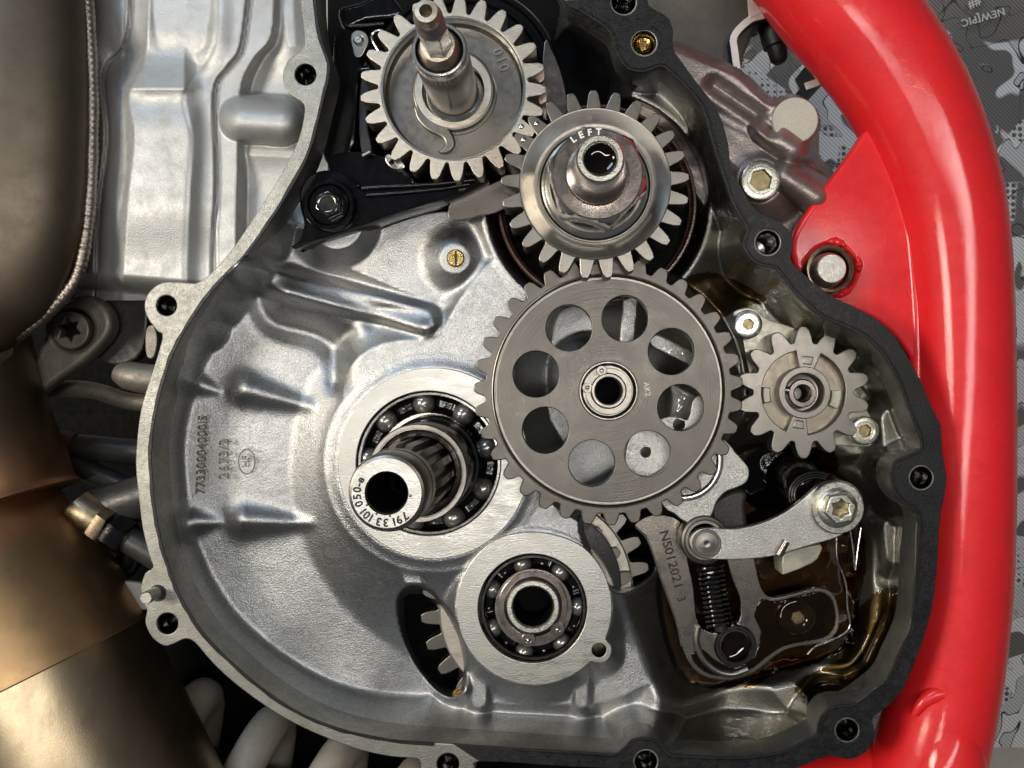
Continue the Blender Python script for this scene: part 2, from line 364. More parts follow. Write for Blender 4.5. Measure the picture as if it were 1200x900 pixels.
def oil_mat():
    m = bpy.data.materials.new('engine_oil'); m.use_nodes = True; nt = m.node_tree; N = nt.nodes; L = nt.links
    p = N['Principled BSDF']; geo = N.new('ShaderNodeNewGeometry'); sc = N.new('ShaderNodeVectorMath'); sc.operation = 'SCALE'; sc.inputs[3].default_value = 1/S
    L.new(geo.outputs['Position'], sc.inputs[0]); n = N.new('ShaderNodeTexNoise'); n.inputs['Scale'].default_value = 1/45; n.inputs['Detail'].default_value = 2
    L.new(sc.outputs[0], n.inputs['Vector']); cr_ = N.new('ShaderNodeValToRGB'); L.new(n.outputs[0], cr_.inputs[0])
    e = cr_.color_ramp.elements; e[0].position = .40; e[0].color = (.002, .0012, .0006, 1); e[1].position = .72; e[1].color = (.016, .008, .002, 1)
    L.new(cr_.outputs[0], p.inputs['Base Color']); p.inputs['Roughness'].default_value = .04; p.inputs['IOR'].default_value = 1.48
    n2 = N.new('ShaderNodeTexNoise'); n2.inputs['Scale'].default_value = 1/38; n2.inputs['Detail'].default_value = 1; L.new(sc.outputs[0], n2.inputs['Vector'])
    bp = N.new('ShaderNodeBump'); bp.inputs['Strength'].default_value = .6; bp.inputs['Distance'].default_value = S*10; L.new(n2.outputs[0], bp.inputs['Height']); L.new(bp.outputs[0], p.inputs['Normal'])
    return m
M['oil'] = oil_mat()
def clear_oil(name, tint):
    m = bpy.data.materials.new(name); m.use_nodes = True; nt = m.node_tree; N = nt.nodes; L = nt.links; N.remove(N['Principled BSDF'])
    tr = N.new('ShaderNodeBsdfTransparent'); tr.inputs[0].default_value = (*tint, 1); gl = N.new('ShaderNodeBsdfGlossy'); gl.inputs['Roughness'].default_value = .03
    geo = N.new('ShaderNodeNewGeometry'); n = N.new('ShaderNodeTexNoise'); n.inputs['Scale'].default_value = 1/(34*S); n.inputs['Detail'].default_value = 1; L.new(geo.outputs['Position'], n.inputs['Vector'])
    bp = N.new('ShaderNodeBump'); bp.inputs['Strength'].default_value = .5; bp.inputs['Distance'].default_value = S*9; L.new(n.outputs[0], bp.inputs['Height'])
    fr_ = N.new('ShaderNodeFresnel'); fr_.inputs[0].default_value = 1.48
    L.new(bp.outputs[0], fr_.inputs['Normal']); L.new(bp.outputs[0], gl.inputs['Normal'])
    mx = N.new('ShaderNodeMixShader'); L.new(fr_.outputs[0], mx.inputs[0]); L.new(tr.outputs[0], mx.inputs[1]); L.new(gl.outputs[0], mx.inputs[2]); L.new(mx.outputs[0], N['Material Output'].inputs['Surface'])
    return m
M['oil_clear'] = clear_oil('brown_engine_oil', (.30, .215, .12))
M['oil_film'] = clear_oil('thin_oil_film', (.62, .50, .30))
M['oil_amber'] = clear_oil('amber_engine_oil', (.72, .45, .10))
M['oily_steel'] = mat('oil_wet_steel', (.37, .33, .28), .27, 1, .10, 60, 25, .2, 2, col2=(.17, .135, .10), c2amt=.5, rvar=.05)
M['amber'] = bpy.data.materials.new('amber_oil'); M['amber'].use_nodes = True
_p = M['amber'].node_tree.nodes['Principled BSDF']; _p.inputs['Base Color'].default_value = (.62, .36, .04, 1); _p.inputs['Roughness'].default_value = .03; _p.inputs['Transmission Weight'].default_value = .85; _p.inputs['IOR'].default_value = 1.4

def cloth_mat():
    m = bpy.data.materials.new('camouflage_printed_cloth'); m.use_nodes = True; nt = m.node_tree; N = nt.nodes; L = nt.links
    p = N['Principled BSDF']; p.inputs['Roughness'].default_value = .85; p.inputs['Specular IOR Level'].default_value = .2
    geo = N.new('ShaderNodeNewGeometry'); sc = N.new('ShaderNodeVectorMath'); sc.operation = 'SCALE'; sc.inputs[3].default_value = 1/S; L.new(geo.outputs['Position'], sc.inputs[0])
    def noise(s, d=1, dist=0, off=0):
        n = N.new('ShaderNodeTexNoise'); n.inputs['Scale'].default_value = 1/s; n.inputs['Detail'].default_value = d; n.inputs['Distortion'].default_value = dist
        a = N.new('ShaderNodeVectorMath'); a.operation = 'ADD'; a.inputs[1].default_value = (off, off*.7, 0); L.new(sc.outputs[0], a.inputs[0]); L.new(a.outputs[0], n.inputs['Vector']); return n.outputs[0]
    def step(src, th, w=.012):
        r = N.new('ShaderNodeMapRange'); r.inputs[1].default_value = th-w; r.inputs[2].default_value = th+w; L.new(src, r.inputs[0]); return r.outputs[0]
    def mix(f, a, b):
        x = N.new('ShaderNodeMix'); x.data_type = 'RGBA'; L.new(f, x.inputs[0])
        for s_, i in ((a, 6), (b, 7)):
            if isinstance(s_, tuple): x.inputs[i].default_value = (*s_, 1)
            else: L.new(s_, x.inputs[i])
        return x.outputs[2]
    def math_(op, a, b):
        x = N.new('ShaderNodeMath'); x.operation = op
        for s_, i in ((a, 0), (b, 1)):
            if isinstance(s_, (int, float)): x.inputs[i].default_value = s_
            else: L.new(s_, x.inputs[i])
        return x.outputs[0]
    na = noise(115, 1.0, 1.0); nb = noise(95, 1, .9, 900); nc = noise(100, 1, .7, 2100)
    col = (.82, .82, .81)
    col = mix(step(nb, .54), col, (.62, .62, .61))
    dark = step(na, .525); col = mix(dark, col, (.19, .18, .168))
    # mesh print: pale ground with dark diamond dots
    vo = N.new('ShaderNodeTexVoronoi'); vo.inputs['Scale'].default_value = 1/12; vo.inputs['Randomness'].default_value = .12; L.new(sc.outputs[0], vo.inputs['Vector'])
    dots = step(vo.outputs['Distance'], .36, .06)
    mesh_c = mix(dots, (.14, .14, .13), (.72, .72, .70))
    col = mix(step(nc, .57), col, mesh_c)
    c0 = W(1150, 12, -595); sb = N.new('ShaderNodeVectorMath'); sb.operation = 'SUBTRACT'; sb.inputs[1].default_value = (c0[0], c0[1], 0); L.new(sc.outputs[0], sb.inputs[0])
    ml = N.new('ShaderNodeVectorMath'); ml.operation = 'MULTIPLY'; ml.inputs[1].default_value = (1/135, 1/62, 0); L.new(sb.outputs[0], ml.inputs[0])
    le = N.new('ShaderNodeVectorMath'); le.operation = 'LENGTH'; L.new(ml.outputs[0], le.inputs[0])
    col = mix(step(math_('ADD', le.outputs['Value'], math_('MULTIPLY', na, 1.6)), 1.75, .03), (.19, .18, .168), col)
    # outlines
    e = math_('ABSOLUTE', math_('SUBTRACT', nb, .54), 0); line = step(e, .006, .002)
    col = mix(line, (.06, .06, .055), col)
    # woven ribs
    wv = N.new('ShaderNodeTexWave'); wv.inputs['Scale'].default_value = 1/13; wv.inputs['Distortion'].default_value = .4; wv.bands_direction = 'DIAGONAL'
    L.new(sc.outputs[0], wv.inputs['Vector'])
    rib = N.new('ShaderNodeMapRange'); rib.inputs[3].default_value = .72; rib.inputs[4].default_value = 1.1; L.new(wv.outputs['Fac'], rib.inputs[0])
    mm = N.new('ShaderNodeMix'); mm.data_type = 'RGBA'; mm.blend_type = 'MULTIPLY'; mm.inputs[0].default_value = 1; L.new(col, mm.inputs[6]); L.new(rib.outputs[0], mm.inputs[7])
    L.new(mm.outputs[2], p.inputs['Base Color'])
    bp = N.new('ShaderNodeBump'); bp.inputs['Strength'].default_value = .5; bp.inputs['Distance'].default_value = S*3; L.new(wv.outputs['Fac'], bp.inputs['Height']); L.new(bp.outputs[0], p.inputs['Normal'])
    return m
M['cloth'] = cloth_mat()

# ================================================================== SETTING
def flat_sheet(name, x0, x1, y0, y1, z, m, n=2):
    c = [W(x0, y0, z), W(x0, y1, z), W(x1, y1, z), W(x1, y0, z)]
    return mobj(name, c, [(0, 1, 2, 3)], m, None, smooth=False)
fl = flat_sheet('floor', -1500, 2800, -1200, 2400, -640, M['floor_cream']); tag(fl, 'cream workshop floor showing past the edge of the cloth', kind='structure')
# camouflage cloth with soft waves, lying on the floor
X, Y = grid(700, 1500, -300, 876, 8)
Z = -600+16*vnoise(X, Y, 140)+5*vnoise(X, Y, 50)
cloth = thing('printed_cloth', 'grey camouflage printed cloth spread on the floor behind the red frame', 'cloth', 1150, 400, -600)
relief('fabric', X, Y, Z, np.ones(X.shape, bool), M['cloth'], cloth)
Mpale = mat('pale_print', (.58, .58, .57), .85, 0, .1, 30, 6, .2, 3)
text('printed_lettering', 'NEW[PIC', 1152, 20, -586, 8.5, 196, Mpale, cloth, depth=.6, space=1.08)
text('printed_lettering', '##', 1142, 4, -586, 9, 205, Mpale, cloth, depth=.6)
# black sheet added far below the engine to keep the space behind dark
sk = thing('dark_underplate', 'black sheet added under the engine to keep the gap dark', 'dark backing', 200, 620, -420)
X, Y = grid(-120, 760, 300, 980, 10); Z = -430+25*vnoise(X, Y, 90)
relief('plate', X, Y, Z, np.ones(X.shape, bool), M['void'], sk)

# ================================================================== ENGINE CASE
IN = [(370,-60),(370,0),(376,45),(386,75),(384,97),(378,120),(371,150),(360,185),(340,222),(315,262),(288,300),(262,326),(240,352),(215,390),(200,420),(188,460),(181,490),(177,525),(178,560),(182,600),(190,640),(198,665),(207,690),(222,718),(240,744),(268,773),(305,805),(345,832),(385,850),(430,862),(470,868),(530,872),(600,877),(680,882),(718,884),(728,879),(740,868),(757,865),(772,870),(783,883),(800,886),(860,888),(900,885),(925,878),(945,868),(957,861),(960,845),(970,832),(985,827),(1000,826),(1020,812),(1040,795),(1051,772),(1065,740),(1070,715),(1073,670),(1075,640),(1078,615),(1073,598),(1060,590),(1048,576),(1044,557),(1049,541),(1065,533),(1079,526),(1078,510),(1072,498),(1062,470),(1050,440),(1035,415),(1015,395),(990,382),(965,372),(945,355),(928,338),(910,315),(893,311),(880,303),(872,290),(872,280),(876,268),(870,258),(858,235),(846,200),(835,165),(825,130),(810,108),(790,88),(775,77),(757,83),(740,82),(729,73),(722,60),(718,45),(710,32),(680,12),(662,0),(640,-60)]
OUT = [(352,-60),(352,0),(357,40),(354,57),(338,70),(331,88),(337,108),(352,118),(357,128),(350,162),(330,203),(300,250),(268,297),(236,329),(215,331),(190,331),(174,343),(169,358),(173,373),(184,388),(190,396),(177,440),(165,480),(160,520),(159,548),(162,580),(167,620),(175,652),(179,665),(170,672),(165,688),(167,705),(172,715),(170,730),(178,747),(192,757),(205,754),(216,749),(228,753),(250,778),(275,801),(310,827),(345,848),(385,866),(425,880),(460,887),(490,890),(494,905),(510,925),(540,925),(556,905),(562,892),(640,896),(715,901),(735,918),(760,925),(780,915),(790,906),(860,908),(905,906),(930,901),(952,892),(972,885),(993,889),(1014,881),(1024,862),(1022,842),(1036,830),(1055,811),(1066,790),(1077,762),(1086,735),(1094,700),(1098,660),(1101,610),(1105,585),(1109,560),(1104,532),(1102,500),(1095,485),(1085,463),(1074,438),(1060,413),(1045,391),(1025,373),(1000,360),(978,349),(960,337),(940,320),(926,304),(929,287),(926,273),(914,261),(899,254),(886,247),(874,230),(857,200),(853,170),(840,130),(815,95),(796,70),(788,55),(788,35),(781,20),(762,9),(757,-5),(752,-60)]
BOLT = [(358,87,12.5),(195,358,12),(196,731,12.5),(525,896,13),(757,893,13),(993,856,13),(1080,560,13),(900,284,14),(755,50,14),(731,2,14)]
PIN = (182, 697, 9)
case = thing('engine_case', 'grey cast aluminium engine case, open, with gears and bearings inside', 'engine case', 600, 480, -240)
INs = cr(IN, 3, False); OUTs = cr(OUT, 3, False)
prism('flange', OUTs+INs[::-1], [circ(x, y, r, 28) for x, y, r in BOLT], 0, 46, M['cast_flange'], case, bevel=1.2)
for x, y, r in BOLT:
    lathe('bolt_hole', x, y, 0, [(r-.3, -1.2), (r-1.5, -3), (r-2.2, -12), (r-1.6, -14), (r-2.2, -17), (r-1.6, -19), (r-2.2, -22), (r-2.2, -60), (.5, -62)], M['bearing'], case, segs=28)

SLOT1 = cr([(476,706),(483,698),(497,700),(508,712),(520,730),(530,752),(535,778),(533,802),(526,806),(512,798),(497,780),(484,755),(477,730)], 3)
SLOT2 = cr([(692,612),(712,596),(740,592),(766,612),(767,640),(762,665),(742,680),(727,682),(712,668),(700,640)], 3)
X, Y = grid(168, 1112, -24, 896, 2.0)
din = sd_poly(X, Y, INs)
ctl = [(200,500,-78,37),(185,580,-80,38),(260,740,-88,44),(380,840,-100,48),(500,868,-128,54),(600,875,-134,56),(700,880,-138,56),(860,885,-142,58),(960,860,-142,45),(1040,790,-138,34),(1068,690,-138,34),(1070,560,-138,40),(1060,470,-138,46),(990,390,-135,50),(880,290,-150,55),(840,180,-158,62),(780,90,-160,62),(700,40,-160,60),(660,0,-160,50),(270,320,-78,40),(340,225,-86,36),(375,140,-150,40),(372,30,-170,40)]
zf = idw(X, Y, ctl, 2); wf = idw(X, Y, ctl, 3)
zf = zf+1.2*vnoise(X, Y, 90)
Z = smax(-3-np.maximum(din, -3)*np.abs(zf)/wf, zf, 16)
Z = np.minimum(Z, -2)
D = lambda cx, cy: np.sqrt((X-cx)**2+(Y-cy)**2)
# broad raised web between the bearings
web = sd_poly(X, Y, cr([(404,470),(412,428),(450,402),(512,392),(540,350),(585,300),(640,300),(720,330),(800,335),(850,400),(850,520),(770,600),(700,640),(560,600),(450,520)], 3))
Z = boss(Z, -web, -67+.8*vnoise(X, Y, 45), 1.0, 4)
web2 = sd_poly(X, Y, cr([(520,640),(545,790),(560,822),(700,824),(775,790),(795,745),(770,640),(640,600)], 3))
Z = boss(Z, -web2, -92, 1.0, 10)
upw = sd_poly(X, Y, cr([(352,272),(420,262),(520,240),(600,230),(640,290),(540,350),(500,350),(380,300)], 3))
Z = boss(Z, -upw, -80+1.0*vnoise(X, Y, 60), .7, 10)
# skirts of the bearing bosses
Z = boss(Z, D(508,543)-128, -67, .9, 3)
Z = boss(Z, D(508,543)-114, -62, .5, 3)
Z = boss(Z, D(626,712)-92, -66, 1.3, 6)
# seat of the balancer shaft
Z = boss(Z, D(700,238)-136, -66, 1.0, 7)
# ribs, pockets, lugs
Z = Z+24*np.exp(-(dtap(X, Y, (284,318), (498,374))/17)**4)
Z = Z+15*np.exp(-(dtap(X, Y, (338,350), (420,378))/15)**2)
Z = Z-12*np.exp(-(sd_line(X, Y, cr([(302,340),(308,364),(326,382),(368,393),(392,412),(396,446)], 4, False))/13)**2)
bump = lambda d, h, sg: h*np.exp(-(np.maximum(d, 0)/sg)**2)
def spear(a, b, h0, s0):
    ex, ey = b[0]-a[0], b[1]-a[1]; t = np.clip(((X-a[0])*ex+(Y-a[1])*ey)/(ex*ex+ey*ey), 0, 1)
    d_ = np.sqrt((X-a[0]-t*ex)**2+(Y-a[1]-t*ey)**2); return h0*(1-.75*t)*np.exp(-(d_/(s0*(1-.55*t)))**2)
Z = Z+spear((288,456), (362,476), 17, 17)+spear((226,448), (254,458), 12, 13)
Z = Z+spear((286,610), (360,613), 18, 16)+spear((228,612), (256,612), 12, 13)
Z = boss(Z, sd_taper(X, Y, (256,352), (256,354), 5, 5), -40, 1.5, 6)
Z = boss(Z, sd_taper(X, Y, (240,380), (240,382), 4, 4), -42, 1.5, 6)
Z = boss(Z, D(533,303)-17, -62, .8, 6)
Z = boss(Z, D(395,262)-30, -50, 1.4, 6)
# shallow bevel line round the clutch bowl floor
Z = Z+2.2*np.exp(-((sd_line(X, Y, cr([(300,755),(345,787),(400,812),(452,829)], 4, False)))/5)**2)
# fold left of the small bearing
Z = boss(Z, sd_taper(X, Y, (478,668), (540,806), 9, 7), -70, 2.0, 5)
Z = boss(Z, sd_taper(X, Y, (562,795), (562,822), 9, 8), -82, 1.8, 5)
Z = boss(Z, sd_taper(X, Y, (682,790), (682,824), 8, 7), -82, 1.8, 5)
Z = boss(Z, sd_taper(X, Y, (703,764), (700,764), 11, 11), -64, 1.6, 5)
Z = boss(Z, sd_taper(X, Y, (715,690), (778,752), 3, 3), -74, .8, 8)
Z = boss(Z, sd_taper(X, Y, (778,752), (770,830), 3, 3), -86, .8, 8)
Z = boss(Z, sd_taper(X, Y, (640,640), (560,660), 8, 14), -72, .9, 8)
Z = boss(Z, sd_taper(X, Y, (505,655), (560,690), 4, 4), -74, .9, 6)
# bottom wall: vertical ribs
for rx in (508, 690, 745):
    Z = boss(Z, sd_taper(X, Y, (rx, 826), (rx+4, 872), 3, 3), -60-.9*(880-Y), .9, 10) if rx != 690 else Z
# right hand side: pump land, pads and ribs
Z = boss(Z, -sd_poly(X, Y, cr([(858,366),(880,352),(960,392),(1000,440),(1036,500),(1026,528),(960,532),(890,500),(868,450)], 3)), -104, 1.6, 8)
Z = boss(Z, sd_taper(X, Y, (1046,492), (1048,520), 12, 12), -70, 1.2, 8)
Z = boss(Z, sd_taper(X, Y, (985,575), (1062,575), 12, 12), -104, 1.2, 8)
Z = boss(Z, sd_taper(X, Y, (1016,640), (1016,690), 8, 8), -112, 1.4, 6)
Z = boss(Z, sd_taper(X, Y, (1046,620), (1052,650), 10, 12), -100, 1.1, 8)
Z = boss(Z, sd_taper(X, Y, (995,770), (1030,700), 8, 12), -112, 1.0, 10)
Z = boss(Z, sd_taper(X, Y, (905,790), (960,850), 12, 14), -118, .9, 10)
Z = boss(Z, sd_taper(X, Y, (790,300), (835,350), 5, 10), -88, 1.0, 10)
Z = boss(Z, sd_taper(X, Y, (765,110), (790,190), 4, 12), -105, .9, 10)
Z = boss(Z, sd_taper(X, Y, (680,30), (720,110), 6, 14), -128, 1.0, 12)
# openings
Z = pit(Z, -sd_poly(X, Y, cr([(372,-80),(388,60),(392,110),(384,150),(366,195),(360,240),(420,226),(500,222),(560,215),(610,190),(650,120),(640,60),(640,-80)], 3)), -205, 5.0, 12)
Z = pit(Z, -sd_poly(X, Y, cr([(650,60),(690,70),(706,100),(690,140),(650,150)], 3)), -205, 4.0, 12)
Z = pit(Z, D(700,238)-118, -190, 10, 5)
pitp = sd_poly(X, Y, cr([(858,540),(890,524),(930,540),(990,566),(1004,640),(1000,720),(980,762),(900,786),(810,800),(776,720),(780,650),(820,590)], 3))
Z = pit(Z, -pitp, -152, 1.8, 14)
Z = pit(Z, D(902,562)-21, -240, 6, 5)
Z = pit(Z, -sd_poly(X, Y, cr([(660,350),(730,345),(800,372),(838,430),(836,500),(800,548),(720,580),(672,560),(660,520),(640,470)], 3)), -150, 2.2, 8)
Z = dome(Z, dtap(X, Y, (690,440), (735,470)), 50, -150, 40, 10)
Z = boss(Z, sd_taper(X, Y, (740,340), (735,400), 9, 8), -92, 2.0, 8)
Z = boss(Z, sd_taper(X, Y, (770,400), (830,430), 8, 8), -96, 2.0, 8)
s1 = sd_poly(X, Y, SLOT1); s2 = sd_poly(X, Y, SLOT2)
Z = pit(Z, -s1, -190, 9, 4); Z = pit(Z, -s2, -190, 9, 4)
Z = pit(Z, D(508,543)-84, -150, 14, 3); Z = pit(Z, D(626,712)-62, -150, 14, 3)
Z = Z+.3*vnoise(X, Y, 14)+.25*vnoise(X, Y, 6)
XI, YI, ZI = X, Y, Z
relief('interior', X, Y, Z, (din > -4) & (Z > -176) & (D(702,762) > 8), M['cast'], case)
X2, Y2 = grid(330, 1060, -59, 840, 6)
relief('dark_backing', X2, Y2, -212+6*vnoise(X2, Y2, 60), sd_poly(X2, Y2, IN+[]) > 0, M['void'], case)  # black sheet added behind the openings so that they look dark
# machined seats
prism('bearing_seat', circ(508, 543, 112, 90), [circ(502, 543, 85, 80)], -58, 8, M['machined'], case, bevel=.8)
seat2 = []
for i in range(180):
    a = 2*math.pi*i/180; r = 91 if not .9 < a < 2.0 else 91-3*math.sin((a-.9)/1.1*math.pi)
    dl = (a-R(-33.4)+math.pi) % (2*math.pi)-math.pi
    if abs(dl) < math.asin(15/91): r = max(r, 91*math.cos(dl)+math.sqrt(max(225-(91*math.sin(dl))**2, 0)))
    seat2.append((626+r*math.cos(a), 712-r*math.sin(a)))
prism('bearing_seat', seat2, [circ(624, 713, 64, 64), circ(702, 762, 8.5, 20)], -60, 8, M['machined'], case, bevel=.8)
lathe('oil_drilling', 702, 762, -60, [(9, -60.5), (8, -62), (7.4, -66), (7.4, -120), (.2, -121)], M['bearing'], case, segs=24)
# casting marks on the bowl floor
text('cast_number', '2673/2', 262.5, 538, -70.6, 11, 90, M['stamp'], case, depth=1.8, space=1.05, sx=1.05, fat=-.01)
text('cast_number', '77330004000IS', 236.5, 533, -70.6, 10.5, 88, M['stamp'], case, depth=1.8, sx=1.0, fat=-.01)
ring = [(289+9.5*math.cos(a), 541-14.5*math.sin(a)) for a in np.linspace(0, 2*math.pi, 40, endpoint=False)]
tube('foundry_mark', Wp([(x, y, -71.5) for x, y in ring]), .8, M['stamp'], case, segs=6, closed=True)
text('foundry_mark', 'HF', 288, 541, -71.2, 8, 92, M['stamp'], case, depth=1.6)
lathe('dowel_hole', PIN[0]+3, PIN[1]-2, 0, [(10, .4), (9.4, .8), (8, .6), (7.6, .3), (.2, .2)], M['ink'], case, segs=24)
dp = lathe('dowel_pin', 184, 694, 0, [(7.2, -5), (7.2, 24), (6.2, 26), (.1, 26)], M['machined'], None, segs=24); tag(dp, 'short bright dowel pin standing in the left flange ear', 'dowel pin')
jet = thing('oil_jet', 'small slotted brass oil jet in the casting', 'oil jet', 534, 303, -62)
lathe('body', 534, 303, -60, [(10.5, -70), (10.5, -58), (9, -56.5), (5, -56.5), (4.4, -60), (.1, -60)], M['brass'], jet, segs=28)
prism('slot', [(532.8, 294), (535.2, 294), (535.2, 312), (532.8, 312)], [], -56.2, 1, M['ink'], jet, bevel=.1)
jet2 = thing('brass_plug', 'gold coloured plug sitting in the upper flange hole', 'plug', 755, 50, -30)
lathe('body', 753, 53, -20, [(10.5, -40), (10.5, -18), (8, -15), (4, -17), (.1, -19)], M['brass'], jet2, segs=24)
prism('tip', [(749, 46), (757, 47), (758, 58), (751, 61)], [], -13, 7, M['brass'], jet2, bevel=2)

# ------------------------------------------------------------------ gasket remains
def offset_line(pts, d):
    o = []; n = len(pts)
    for i in range(n):
        a = np.array(pts[max(i-1, 0)]); b = np.array(pts[min(i+1, n-1)]); t = b-a; t = t/(np.linalg.norm(t)+1e-9)
        dd = d(i) if callable(d) else d
        o.append((pts[i][0]+dd*t[1], pts[i][1]-dd*t[0]))
    return o
gi = [i for i, p in enumerate(INs) if p[0] == 530 and p[1] == 872][0]
go = [i for i, p in enumerate(OUTs) if p[0] == 562][0]
rr_ = random.Random(4)
rag = lambda base, amp: (lambda i: base+rr_.uniform(-amp, amp))
gin = offset_line(INs[gi:-3], rag(.7, .5)); gout = offset_line(OUTs[go:-3], rag(-.7, .5))
# keep the side that lies on the flange
gask = prism('gasket', gout+gin[::-1], [circ(x, y, r+2.0, 26) for x, y, r in BOLT if x > 600], 3.0, 2.6, M['gasket'], None, bevel=.5)
tag(gask, 'black flange gasket stuck along the right half of the engine case', 'gasket')
ln = INs[0:gi]; a_ = offset_line(ln, rag(.4, .25)); b_ = offset_line(ln, rag(-3.4, .6))
res = prism('gasket_strip', a_+b_[::-1], [], 2.4, 2.0, M['gasket'], None, bevel=.3)
tag(res, 'thin black gasket strip along the inner edge of the left flange', 'gasket')
# a second bead line on the gasket
bead = tube('bead', Wp([(x, y, 3.4) for x, y in offset_line(INs[gi+3:-6], -3.2)]), 1.2, M['gasket'], gask, segs=6)
bead = tube('oil_glint', Wp([(x, y, 2.0) for x, y in cr([(1074,612),(1073,650),(1071,700),(1065,738),(1052,770),(1040,794),(1020,811),(1001,825)], 4, False)]), .8, M['wire'], gask, segs=6)  # bright wire that paints the glint along the oily gasket edge

# ================================================================== BEARINGS
def bearing(name, label, cx, cy, zf_, ro, ri, nb, rb, ph, rin):
    t = thing(name, label, 'bearing', cx, cy, zf_-40)
    rm = (ro+ri)/2
    lathe('outer_ring', cx, cy, zf_, [(ro, zf_-40), (ro, zf_-1), (ro-1, zf_), (ro-3.5, zf_), (ro-5, zf_-2), (rm+rb*.75, zf_-9), (rm+rb*.95, zf_-20), (rm+rb*.9, zf_-40)], M['bearing'], t, segs=80)
    lathe('inner_ring', cx, cy, zf_, [(rm-rb*.9, zf_-40), (rm-rb*.9, zf_-16), (rm-rb*.75, zf_-6), (ri+2, zf_), (rin+1, zf_), (rin, zf_-1), (rin, zf_-40)], M['race'], t, segs=72)
    lathe('shield_floor', cx, cy, zf_, [(ro-2, zf_-34), (rin, zf_-34)], M['void'], t, segs=48)
    for i in range(nb):
        a = R(ph)+2*math.pi*i/nb
        ball('ball', cx+rm*math.cos(a), cy-rm*math.sin(a), zf_-15, rb, M['balls'], t)
    # pressed cage: wavy ribbon that passes round each ball, with a rivet between
    pts = []
    V = []; Fc = []; n = nb*24; c = W(cx, cy, zf_); K = k(zf_)
    for i in range(n):
        a = R(ph)+2*math.pi*i/n; u = (i % 24)/24; hump = math.cos(2*math.pi*u)
        z = zf_-12.5+6.5*max(hump, -.35); w = 3.6
        for r in (rm-w, rm+w): V.append((c[0]+r*K*math.cos(a), c[1]+r*K*math.sin(a), z))
        for r in (rm+w, rm-w): V.append((c[0]+r*K*math.cos(a), c[1]+r*K*math.sin(a), z-1.6))
    for i in range(n):
        j = (i+1) % n
        u = (i % 24)/24
        if .22 < u < .75:      # the flat webs; the pockets are open to show the balls
            for q in range(4): Fc.append((i*4+q, j*4+q, j*4+(q+1) % 4, i*4+(q+1) % 4))
    cg = mobj('cage', V, Fc, M['black'], t)
    for i in range(nb):
        a = R(ph)+2*math.pi*(i+.5)/nb
        ball('rivet', cx+rm*math.cos(a), cy-rm*math.sin(a), zf_-14, 2.2, M['steel_mid'], cg, sq=.6)
    return t
bearing('ball_bearing', 'large oily ball bearing round the splined clutch shaft', 503, 543, -64, 84, 57, 9, 13, 95, 50)
bearing('ball_bearing', 'smaller ball bearing at the bottom, round the hollow countershaft end', 625, 712, -66, 62, 43, 7, 11, 104, 33)

# ================================================================== CLUTCH SHAFT
ax, ay = 508, 543
cs = thing('clutch_shaft', 'hollow splined clutch shaft leaning towards the viewer from the large bearing', 'shaft', ax, ay, -130)
cw = W(ax, ay, -60)
def at(z): return (NX+cw[0]/k(z), NY-cw[1]/k(z))      # where the shaft axis is seen at height z
def alathe(name, prof, m, par, segs=56, closed=False): return lathe(name, *at(0), 0, prof, m, par, segs, closed)
alathe('sleeve', [(60, -110), (60, -40), (58.5, -36), (56, -34), (56, -20), (54.6, -16), (54.6, 53), (53, 56), (48.5, 56), (47, 54), (47, -30)], M['bearing'], cs, 72)
alathe('sleeve_rim', [(54.7, 50), (54.7, 55), (53.5, 57), (49.6, 57), (48.4, 55)], M['steel_mid'], cs, 72)
alathe('bush', [(46.9, 20), (46.9, 46), (44, 47), (41, 46), (41, 0)], M['race'], cs, 60)
sp = []
for i in range(14):
    for a, r in ((-.5, 31.5), (-.28, 31.5), (-.22, 39), (.22, 39), (.28, 31.5)):
        t = 2*math.pi*(i+a)/14; sp.append((r*math.cos(t), r*math.sin(t)))
V = []; Fc = []
lv = [(-20, 1.0), (150, 1.0), (158, .93), (164, .90)]
for z, s in lv: V += [(cw[0]+x*s, cw[1]+y*s, z) for x, y in sp]
n = len(sp)
for q in range(len(lv)-1):
    for i in range(n): Fc.append((q*n+i, q*n+(i+1) % n, (q+1)*n+(i+1) % n, (q+1)*n+i))
mobj('spline', V, Fc, M['steel_mid'], cs, angle=25)
alathe('nose', [(33.5, 150), (36.2, 168), (36.2, 182), (34.6, 184), (34.6, 187), (36.2, 189), (36.2, 214), (33.8, 221), (31.5, 222)], M['steel_mid'], cs, 64)
alathe('end_face', [(31.6, 221.8), (31.4, 222.2), (19.8, 222.2), (18.4, 219)], M['machined'], cs, 64)
alathe('bore', [(19.9, 222), (18.5, 218), (18.0, 216), (18.0, 120), (14, 118), (14, -60), (.2, -61)], M['void'], cs, 48)
arc_text('engraved_number', '791.33.101.050-e', *at(222.4), 222.5, 34.2, -44, -214, 9.2, M['ink'], cs, depth=.15)
px_, py_ = at(222.6); ball('punch_mark', px_+28, py_+3, 222.3, 1.8, M['stamp'], cs, sq=.5)

